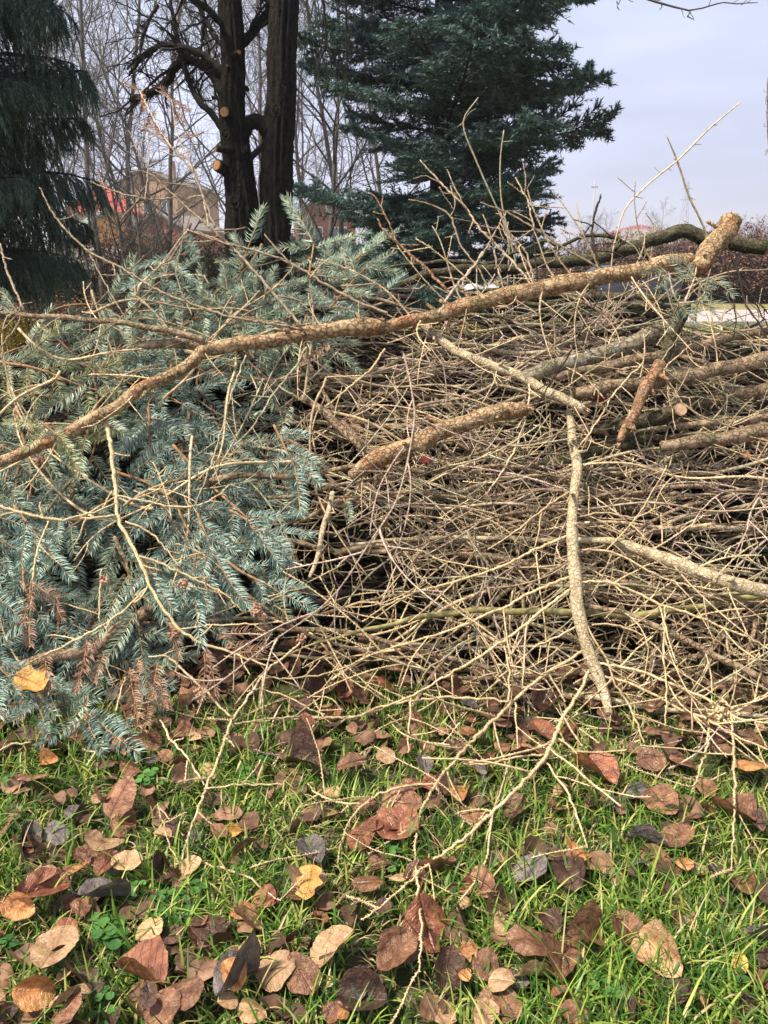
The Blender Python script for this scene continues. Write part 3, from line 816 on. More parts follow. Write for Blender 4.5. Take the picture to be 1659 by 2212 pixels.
def side_twigs(root, base, P, Rr, count, mat, lens=(.12, .34), tmin=.1, tmax=.97, ang=(35, 62), nrm=None, g=random, taper=.55, up=.12, keep=None):
    n = len(P)
    nrm = SN if nrm is None else nrm
    for i in range(count):
        f = tmin + (tmax - tmin) * (i + g.random()) / count
        k = min(int(f * (n - 1)), n - 2)
        p = P[k] + (P[k + 1] - P[k]) * (f * (n - 1) - k)
        t = norm(P[k + 1] - P[k])
        s = norm(np.cross(nrm, t)) * (1 if i % 2 else -1)
        a = R(g.uniform(*ang))
        d = t * math.cos(a) + s * math.sin(a) + nrm * g.gauss(up, .18)
        L = g.uniform(*lens) * (1 - taper * f)
        if keep and not keep(p + norm(d) * L): continue
        zn = nrm + np.array([g.gauss(0, .3) for _ in range(3)])
        put_twig(root, base, p, d, zn, L, mat)

# ------------------------------------------------------------------ branches traced one by one
def wpts(c, s, off):
    pts = px(c, s)
    n = len(pts)
    if isinstance(off, tuple) and off[0] == 'Y':
        ys = off[1] if isinstance(off[1], (list, tuple)) else [off[1]] * n
        ys = np.interp(np.linspace(0, 1, n), np.linspace(0, 1, len(ys)), ys)
        return np.array([at(x, y, q) for (x, y), q in zip(pts, ys)])
    of = off if isinstance(off, (list, tuple)) else [off, off]
    of = np.interp(np.linspace(0, 1, n), np.linspace(0, 1, len(of)), of)
    return np.array([surf(x, y, o) for (x, y), o in zip(pts, of)])
def widths(W, k, P):
    d = np.array([depth(p) for p in P])
    W = np.interp(np.linspace(0, 1, len(P)), np.linspace(0, 1, len(W)), W)
    return W * k / 1659 * d / 2
def knobby(P, Rr, g, amt=.07, every=.12):
    L = np.linalg.norm(np.diff(P, axis=0), axis=1).sum()
    f = np.linspace(0, 1, len(P)); out = Rr.copy()
    for _ in range(int(L / every)):
        c = g.random(); out *= 1 + amt * g.uniform(.4, 1.3) * np.exp(-((f - c) / (.018 / L * 1.2 + .008)) ** 2)
    return out
def log(name, cat, label, c, s, W, off, mat, twigs=0, tl=(.12, .34), tmat=None, ends=(None, None), group=None, extra=(), seed=1, k=20, up=.2, ang=(35, 70), stubs=0):
    """one thick branch: stem, side twigs, sawn or broken ends, traced extra limbs"""
    g = np.random.default_rng(seed); rd = random.Random(seed)
    K = wpts(c, s, off)
    L = np.linalg.norm(np.diff(K, axis=0), axis=1).sum()
    n = max(10, int(L / .012))
    P = spline(K, n); Rr = widths(W, ORI[c][2], P)
    P = P + .0022 * np.stack([np.sin(np.linspace(0, L * 40, n) + q) for q in (0, 2, 4)], 1)
    Rr = knobby(P, Rr, g) * .93
    base = P[0].copy()
    t = thing(name, claim(label), cat, tuple(base), group)
    link('stem', stem_mesh(P - base, Rr, mat, k, .045, False, seed), t)
    for e, idx in zip(ends, (0, -1)):
        if e is None: continue
        p = P[idx] - base; d = norm((P[0] - P[1]) if idx == 0 else (P[-1] - P[-2])); r = Rr[idx]
        mb = MB()
        if e == 'cut':
            V, T, Q = tubes(np.array([[p - d * .002, p + d * .0015]]), np.array([[r * .96, r * .9]]), 18)
            mb.add(V, T, Q); link('sawn_end', mb.get('sawn_end', [cut_wood], False), t)
        else:                                       # splintered wood
            for q in range(9):
                a = g.uniform(0, 6.28); rr = r * g.uniform(.1, .75)
                u = norm(np.cross(d, [.3, .2, 1])); v = np.cross(d, u)
                o0 = p + (math.cos(a) * u + math.sin(a) * v) * rr
                mb.add(*tubes(np.array([[o0 - d * .02, o0 + d * g.uniform(.004, .022)]]), np.array([[r * .3, r * .05]]), 4))
            link('splintered_end', mb.get('splintered_end', [cut_wood], False), t)
    for i in range(stubs):
        f = rd.uniform(.05, .95); kk = int(f * (n - 2)); tt = norm(P[kk + 1] - P[kk])
        d = norm(SN * rd.uniform(-.2, 1) + np.array([rd.gauss(0, 1), rd.gauss(0, .4), rd.gauss(0, 1)]) ); d = norm(d - tt * np.dot(d, tt) + tt * .5)
        ln = Rr[kk] + rd.uniform(.008, .045); r0 = min(.006, Rr[kk] * .35)
        mb = MB(); mb.add(*tubes(np.array([[P[kk] - base, P[kk] - base + d * ln * .6, P[kk] - base + d * ln]]), np.array([[r0 * 1.6, r0, r0 * .8]]), 7, .1, g))
        link('stub', mb.get('stub', [mat]), t)
    if twigs:
        side_twigs(t, base, P, Rr, twigs, tmat or twig_tan, tl, ang=ang, g=rd, up=up, taper=.2)
    for (ec, es, eW, eo) in extra:
        limb(t, base, ec, es, eW, eo, tmat or twig_pale, seed + 7)
    return t, base, P, Rr
def limb(root, base, c, s, W, off, mat, seed=1, twigs=None, sub=.12, name='twig'):
    """a traced side twig with its pegs and a few twiglets of its own, one mesh"""
    g = np.random.default_rng(seed + int(abs(W[0]) * 10) + len(s))
    K = wpts(c, s, off)
    L = np.linalg.norm(np.diff(K, axis=0), axis=1).sum()
    n = max(8, int(L / .012))
    P = spline(K, n) - base
    P[1:-1] += g.normal(0, .0012, (n - 2, 3))
    Rr = widths(W, ORI[c][2], P + base)
    mb = MB()
    Rc = Rr * .54
    mb.add(*tubes(P[None], Rc[None], 7, .1, g))
    mb.add(*pegs(P[None], Rc[None], .0026, max(.0030, min(.0042, Rr.mean() * .8)), g, .0014))
    nt = int(L / .11) if twigs is None else twigs
    if nt:
        P2, R2 = children(P[None], Rc[None], nt, 8, g, (.6, 1.2), sub / L, .6, .1, .7, .08, plane=SN, taper=.7, lend=.3)
        R2 = np.clip(R2, .0011, .0022)
        mb.add(*tubes(P2, R2, 5, .1, g)); mb.add(*pegs(P2, R2, .0028, .0036, g, .0013))
    return link(name, mb.get(name, [mat]), root)

# --- the long top log, from the broken stub down to the fork at left
log('broken_log', 'log', 'long flaky spruce log across the top of the heap, its right end bent up', 4,
    "1330,150 1250,160 1080,200 900,230 700,270 450,320 240,385 0,440", [72, 74, 74, 76, 74, 66, 60, 52], [.16, .16, .14, .12], bark_flaky, 13, (.16, .42), twig_tan, group='thick logs of the heap', seed=3, up=.55, ang=(30, 80), stubs=7, k=24)
log('broken_log', 'log', 'thick flaky stub rising at the right, broken off at the top', 2,
    "1500,948 1480,985 1440,1045 1400,1090 1370,1130 1345,1170", [98, 96, 92, 98, 92, 80], [.20, .18, .15], bark_flaky, 0, ends=('broken', None), seed=4, k=28, stubs=2, group='thick logs of the heap')
log('forked_log', 'log', 'flaky log resting on the blue needles, forking down to the left', 3,
    "1659,430 1400,452 1200,490 950,522 880,535 820,600 700,660 600,712 470,800 280,900 150,960 0,1015 -80,1040", [74, 72, 66, 60, 66, 58, 52, 54, 56, 58, 56, 50, 50], [.12, .14, .15, .15, .15], bark_flaky, 9, (.15, .34), twig_tan, seed=5, stubs=9, k=24, group='thick logs of the heap',
    extra=[])
log('dead_branch', 'branch', 'short dark broken limb left of the fork of the long log', 3, "610,515 720,508 850,515 900,525", [40, 42, 46, 50], .13, bark_brown, 2, ends=('broken', None), seed=6, k=16)
log('thin_stem', 'branch', 'long thin bare stem crossing from the left border to the log fork', 3, "880,500 840,483 700,450 540,422 400,408 200,392 0,380 -90,378", [34, 30, 27, 26, 25, 24, 22, 20], [.17, .2, .2], bark_brown, 5, (.1, .2), twig_tan, seed=7, k=12, up=.5)
# --- frayed log in the middle
log('frayed_log', 'log', 'thick log in the middle with a frayed right end over a dark hollow', 4,
    "615,788 560,795 520,800 400,835 250,885 170,935 80,965 0,1000 -90,1045 -140,1080", [68, 78, 78, 74, 82, 88, 82, 84, 76, 54], [.15, .14, .12], bark_flaky, 6, (.1, .3), twig_tan, ends=('broken', None), seed=9, k=26, stubs=5, up=-.1, group='thick logs of the heap')
log('snapped_branch', 'branch', 'pale snapped branch slanting down to a torn yellow end in the middle', 4,
    "110,390 200,452 330,550 470,602 600,655 700,712 790,755 870,795", [28, 34, 40, 40, 42, 46, 46, 38], [.05, .09, .12], bark_pale, 9, (.12, .3), twig_tan, ends=(None, 'broken'), seed=10, k=18, stubs=3)
log('spotted_log', 'log', 'greyish log with white lichen spots right of the snapped branch', 4, "600,655 640,640 800,592 960,550 1100,500 1220,445", [60, 66, 68, 70, 78, 84], [.10, .10, .04], bark_grey, 3, (.1, .25), seed=11, k=24, group='thick logs of the heap')
log('slim_log', 'log', 'slim brown log just under the white-spotted log, running right', 4, "700,655 900,620 1100,578 1300,535 1500,480 1659,445 1760,420", [34, 42, 48, 48, 46, 46, 46], [.09, .08], bark_brown, 8, (.12, .3), seed=12, k=18, group='thick logs of the heap')
log('brown_log', 'log', 'straight brown log below the slim log, ending at the right border', 4, "830,722 900,708 1100,680 1300,650 1500,608 1659,578 1760,560", [52, 58, 62, 62, 64, 66, 66], [.10, .09], bark_brown, 6, (.12, .3), seed=13, k=22, group='thick logs of the heap')
log('mossy_log', 'log', 'mossy log with a pink sawn end facing left of the right border', 4, "800,905 900,885 1000,872 1130,842 1230,812 1285,796", [54, 58, 58, 60, 64, 66], [-.22, .02, .16], bark_moss, 2, (.1, .2), ends=(None, 'cut'), seed=14, k=26, group='thick logs of the heap')
log('grey_log', 'log', 'grey-brown log below the pink sawn end, reaching the right border', 4, "1200,950 1350,932 1500,912 1659,880 1760,865", [50, 60, 64, 66, 66], .08, bark_brown, 4, (.1, .3), seed=15, k=22, group='thick logs of the heap')
log('slim_log', 'log', 'thin straight log right of the pink sawn end', 4, "1250,862 1450,852 1659,828 1760,815", [28, 32, 34, 34], .08, bark_brown, 3, (.1, .25), seed=16, k=14, group='thick logs of the heap')
log('dark_log', 'log', 'dark shaded log behind the pink sawn end at the right border', 4, "1150,800 1400,752 1659,705 1760,690", [44, 54, 62, 62], -.08, bark_brown, 3, (.1, .25), seed=17, k=20, group='thick logs of the heap')
log('mossy_log', 'log', 'green mossy log lying in the hollow under the upright branch', 4, "560,1085 700,1040 880,985 1050,940 1150,915", [50, 58, 60, 56, 40], -.06, bark_moss, 2, (.1, .2), seed=18, k=22, group='thick logs of the heap')
log('peeled_branch', 'branch', 'orange peeled branch leaning down left from the needle tuft', 4,
    "1300,330 1282,390 1252,460 1220,540 1192,600", [58, 58, 54, 52, 52], [.17, .16, .15, .14], bark_moss, 0, seed=19, k=20)
log('peeled_branch', 'branch', 'bare orange lower half of the leaning branch, its bark gone', 4,
    "1194,590 1142,684 1094,784 1050,866 1022,936", [55, 52, 50, 44, 30], [.165, .155], bark_orange, 0, ends=(None, "broken"), seed=20, k=22, stubs=4)
log('lower_log', 'log', 'pale flaky log running down to the right border in the lower heap', 6,
    "820,205 950,212 1060,235 1200,285 1300,325 1450,380 1560,412 1659,430 1760,450", [26, 30, 46, 58, 62, 62, 62, 64, 64], [.03, .08, .1], bark_pale, 7, (.12, .3), twig_tan, seed=21, k=24, stubs=4, group='thick logs of the heap')
log('dead_branch', 'branch', 'long brown branch slanting to the lower right corner of the heap', 6, "860,484 950,505 1060,530 1200,590 1400,690 1560,770 1659,820 1740,860", [22, 24, 26, 28, 30, 32, 32, 32], [.07, .09], bark_brown, 8, (.12, .3), twig_tan, seed=22, k=14)
log('green_pole', 'branch', 'thin green bark-covered pole lying across the lower heap', 6, "-300,650 -160,620 0,578 200,535 380,514 600,515 820,520 1060,532 1250,512 1500,470 1700,430", [12, 18, 24, 28, 30, 32, 34, 34, 32, 30, 28], [.02, .03], pole_green, 0, seed=23, k=14)
log('dead_branch', 'branch', 'pale weathered stem lying flat left of the upright branch', 6, "-140,225 0,214 200,200 500,200 780,212", [14, 18, 22, 24, 24], -.01, bark_pale, 6, (.1, .25), twig_tan, seed=24, k=12)
log('dead_branch', 'branch', 'brown diagonal branch under the long log, left of the frayed log', 3, "1300,735 1400,810 1500,900 1572,970", [26, 38, 42, 40], .05, bark_brown, 2, (.1, .2), seed=25, k=16, ends=(None, 'broken'))
log('dark_log', 'log', 'dark log lying under the blue needles at the lower left', 5, "660,495 520,590 400,680 200,722 40,760", [56, 62, 60, 56, 50], -.02, bark_brown, 3, (.1, .25), seed=26, k=20, group='thick logs of the heap')
log('peeled_stick', 'branch', 'short peeled stick leaning left of the twig tangle', 5, "1432,0 1405,120 1380,225 1336,372", [24, 26, 24, 16], .10, bark_pale, 1, (.05, .1), seed=27, k=12, stubs=3)
log('dead_branch', 'branch', 'thin brown root-like branch left of the hollow', 5, "1265,140 1400,75 1500,55 1659,20", [12, 26, 28, 22], .0, bark_brown, 2, (.1, .2), seed=28, k=10)
# --- mossy arch and stacked green branches behind
log('arching_branch', 'branch', 'big dark mossy branch arching behind the heap to a cut end at the right', 4,
    "-60,300 0,282 200,212 380,188 550,190 680,162 880,150 1050,102 1200,50 1300,25 1400,58 1550,82 1650,98", [26, 34, 40, 40, 42, 44, 46, 50, 54, 60, 62, 64, 66], ('Y', [3.0, 3.2, 3.3, 3.2]), bark_moss, 0, ends=(None, 'cut'), seed=30, k=24, stubs=5)
log('arching_branch', 'branch', 'thin mossy arch rising left of the big mossy branch', 4, "620,190 690,130 780,80 900,42 1000,56 1100,112 1180,170", [10, 13, 16, 17, 17, 15, 12], ('Y', 3.4), bark_moss, 0, seed=31, k=10)
log('arching_branch', 'branch', 'low mossy branch bowing before the big spruce', 2, "0,1150 120,1140 300,1125 450,1135 600,1075 700,1040 760,1070", [12, 15, 18, 18, 16, 14, 10], ('Y', 3.6), bark_moss, 0, seed=32, k=10)
gg = random.Random(77)
for i in range(26):
    y0 = gg.uniform(298, 485); x0 = gg.uniform(420, 760); x1 = gg.uniform(1080, 1330)
    dy = gg.uniform(-25, 30)
    (X, Y), = px(4, [(.5 * (x0 + x1), y0)])
    log('stacked_branch', 'branch', ['slim', 'thick'][i % 2] + f" mossy green branch in the stack behind the heap, {['topmost layers', 'upper layers', 'middle layers', 'bottom layers'][min(3, int((y0 - 298) / 47))]}", 4,
        f"{x0},{y0 + dy} {.6 * x0 + .4 * x1},{y0 + gg.uniform(-8, 8)} {.3 * x0 + .7 * x1},{y0 + gg.uniform(-8, 8)} {x1},{y0 - dy * .6}", [gg.uniform(14, 24), gg.uniform(22, 38), gg.uniform(16, 30)],
        ('Y', gg.uniform(3.3, 3.9)), bark_moss, 0, seed=200 + i, k=12, group='mossy branches stacked behind the heap')
sheet_m = simple('white_plastic', [(.3, (.36, .36, .38)), (.7, (.52, .52, .55))], 20, .4, .004, 0)
for lab, X, Y, w in (('crumpled white plastic sheet on the stacked branches, left piece', 1016, 619, .13), ('crumpled white plastic sheet on the stacked branches, right piece', 1057, 621, .13)):
    g = np.random.default_rng(int(X)); p = at(X, Y, 3.9)
    u = np.linspace(-1, 1, 12); A, B = np.meshgrid(u, u)
    V = np.stack([A * w * .4 * (1 + .05 * g.normal(size=A.shape)), B * .10, .003 * g.normal(size=A.shape) + .008 * np.sin(A * 4)], -1).reshape(-1, 3)
    i = np.arange(11)[:, None]; j = np.arange(11)[None]
    Q = np.stack([i * 12 + j, i * 12 + j + 1, (i + 1) * 12 + j + 1, (i + 1) * 12 + j], -1).reshape(-1, 4)
    o = link('plastic_sheet', mesh('plastic_sheet', V, None, Q, [sheet_m]), loc=tuple(p)); o.rotation_euler = (.08, 0, 0)
    tag(o, lab, 'plastic sheet')

# --- the upright branch with its herringbone twigs, hanging onto the lawn
P0 = None
up_t, up_b, up_P, up_R = log('upright_branch', 'branch', 'upright pale flaky branch with pegged twigs like a fish bone, foot sharp', 6,
    "800,-350 806,-300 822,-200 835,-90 828,0 812,80 815,150 820,230 818,300 830,400 850,570 880,680 925,780 950,870 975,968", [30, 34, 40, 46, 46, 42, 44, 52, 52, 56, 54, 52, 56, 48, 34],
    [.06, .12, .13, .10, .07], bark_pale, 0, ends=(None, 'broken'), seed=40, k=22, stubs=6)
for s, W, off in [
  ("795,190 650,252 520,320 330,382 150,432 0,500 -90,560", [20, 22, 20, 18, 15, 12, 8], [.12, .10, .08]),
  ("800,370 650,430 540,490 380,560 270,602 120,650 0,682 -120,735", [22, 22, 20, 20, 18, 15, 12, 9], [.12, .11, .08]),
  ("805,422 700,500 620,570 520,640 400,722 280,790 120,880 0,930", [22, 22, 22, 20, 20, 18, 15, 12], [.12, .11, .08]),
  ("835,580 740,630 640,680 560,757 500,800", [16, 16, 14, 12, 10], [.10, .09]),
  ("858,690 740,760 640,832 550,912 440,1020 350,1110 240,1240 175,1345 148,1440 138,1560 135,1660", [24, 26, 26, 26, 26, 24, 22, 20, 18, 18, 14], [.09, .10, .10, .06, .03]),
  ("138,1600 148,1700 165,1860 155,2070", [16, 20, 16, 10], [.04, .06]),
  ("232,1258 100,1270 0,1295 -70,1340 -130,1400 -170,1480 -195,1600", [16, 18, 18, 18, 16, 14, 9], [.07, .05, .03]),
  ("-60,1340 -150,1345 -230,1325 -290,1300 -325,1258", [12, 16, 16, 14, 10], [.05, .05]),
  ("890,770 835,880 772,980 732,1070 695,1150 640,1210 560,1300 470,1380 340,1500 200,1600 90,1700 0,1780 -95,1845", [24, 26, 26, 28, 30, 26, 26, 26, 24, 22, 18, 14, 9], [.08, .09, .08, .05, .03]),
  ("700,1130 560,1150 440,1172 345,1172", [16, 18, 16, 10], [.08, .07]), ("740,1060 800,1092 890,1205", [14, 14, 9], [.08, .05]),
  ("700,1165 790,1290 840,1410 880,1535", [14, 18, 18, 11], [.07, .04]), ("465,1378 400,1370 310,1390", [12, 13, 8], [.05, .05]),
  ("925,740 1060,762 1200,810 1300,852 1440,920 1540,980 1670,995", [22, 22, 22, 22, 22, 20, 16], [.09, .10, .10]),
  ("945,790 1070,830 1200,890 1280,940 1400,982 1500,1042 1660,1112", [20, 22, 20, 20, 20, 16, 12], [.08, .09, .09]),
  ("850,392 960,390 1080,430 1200,490 1330,530 1480,592 1600,640 1680,690", [18, 20, 20, 20, 20, 18, 15, 12], [.12, .11, .1]),
  ("868,530 900,620 960,720 1000,830 1060,920 1125,1082", [14, 16, 16, 16, 14, 9], [.11, .08]),
  ("1500,940 1510,1100 1515,1230 1518,1370 1508,1500 1500,1635", [20, 18, 18, 18, 14, 8], [.10, .08, .05]),
  ("1400,990 1395,1100 1335,1285", [16, 16, 10], [.09, .06]), ("540,905 545,800 530,690 520,600", [16, 16, 12, 8], [.12, .1]), ("570,910 580,1112", [14, 9], [.1, .06]),
  ("120,890 108,1125", [15, 9], [.09, .05]), ("1215,490 1210,700 1222,850 1215,1010", [15, 15, 13, 9], [.12, .11]), ("495,745 600,760 692,792", [14, 13, 8], [.1, .1]),
  ("550,905 400,890 220,890 0,925 -120,970 -310,975 -480,985 -640,1000", [14, 18, 18, 18, 18, 16, 13, 9], [.10, .06, .04]),
  ("800,0 700,70 560,180 450,250", [12, 14, 12, 8], [.11, .1]), ("830,110 950,90 1080,110 1200,60", [10, 14, 12, 8], [.11, .1]), ("845,250 980,260 1120,330 1260,390 1400,420 1500,415", [14, 16, 16, 14, 12, 8], [.11, .1]),
  ("900,575 1000,575 1120,620 1200,700 1300,790", [12, 14, 12, 12, 8], [.1, .09]), ("1520,950 1600,900 1680,850", [18, 16, 12], [.1, .1]), ("1480,640 1500,700 1600,690 1690,640", [10, 12, 11, 9], [.08, .08]),
  ("820,760 720,850 600,840 520,830", [9, 12, 12, 8], [.06, .05])]:
    limb(up_t, up_b, 6, s, W, off, twig_pale, 400 + len(s), sub=.17, twigs=max(1, len(s) // 13))
# knotty fork
mb = MB(); g = np.random.default_rng(5)
c0 = surf(1560, 1540, .10) - up_b
for i in range(60):
    d = norm(g.normal(size=3)); q = c0 + g.normal(0, .012, 3)
    mb.add(*tubes(np.array([[q, q + d * .008, q + d * .013]]), np.array([[.0035, .003, .0008]]), 5))
link('bud_cluster', mb.get('bud_cluster', [twig_pale]), up_t)

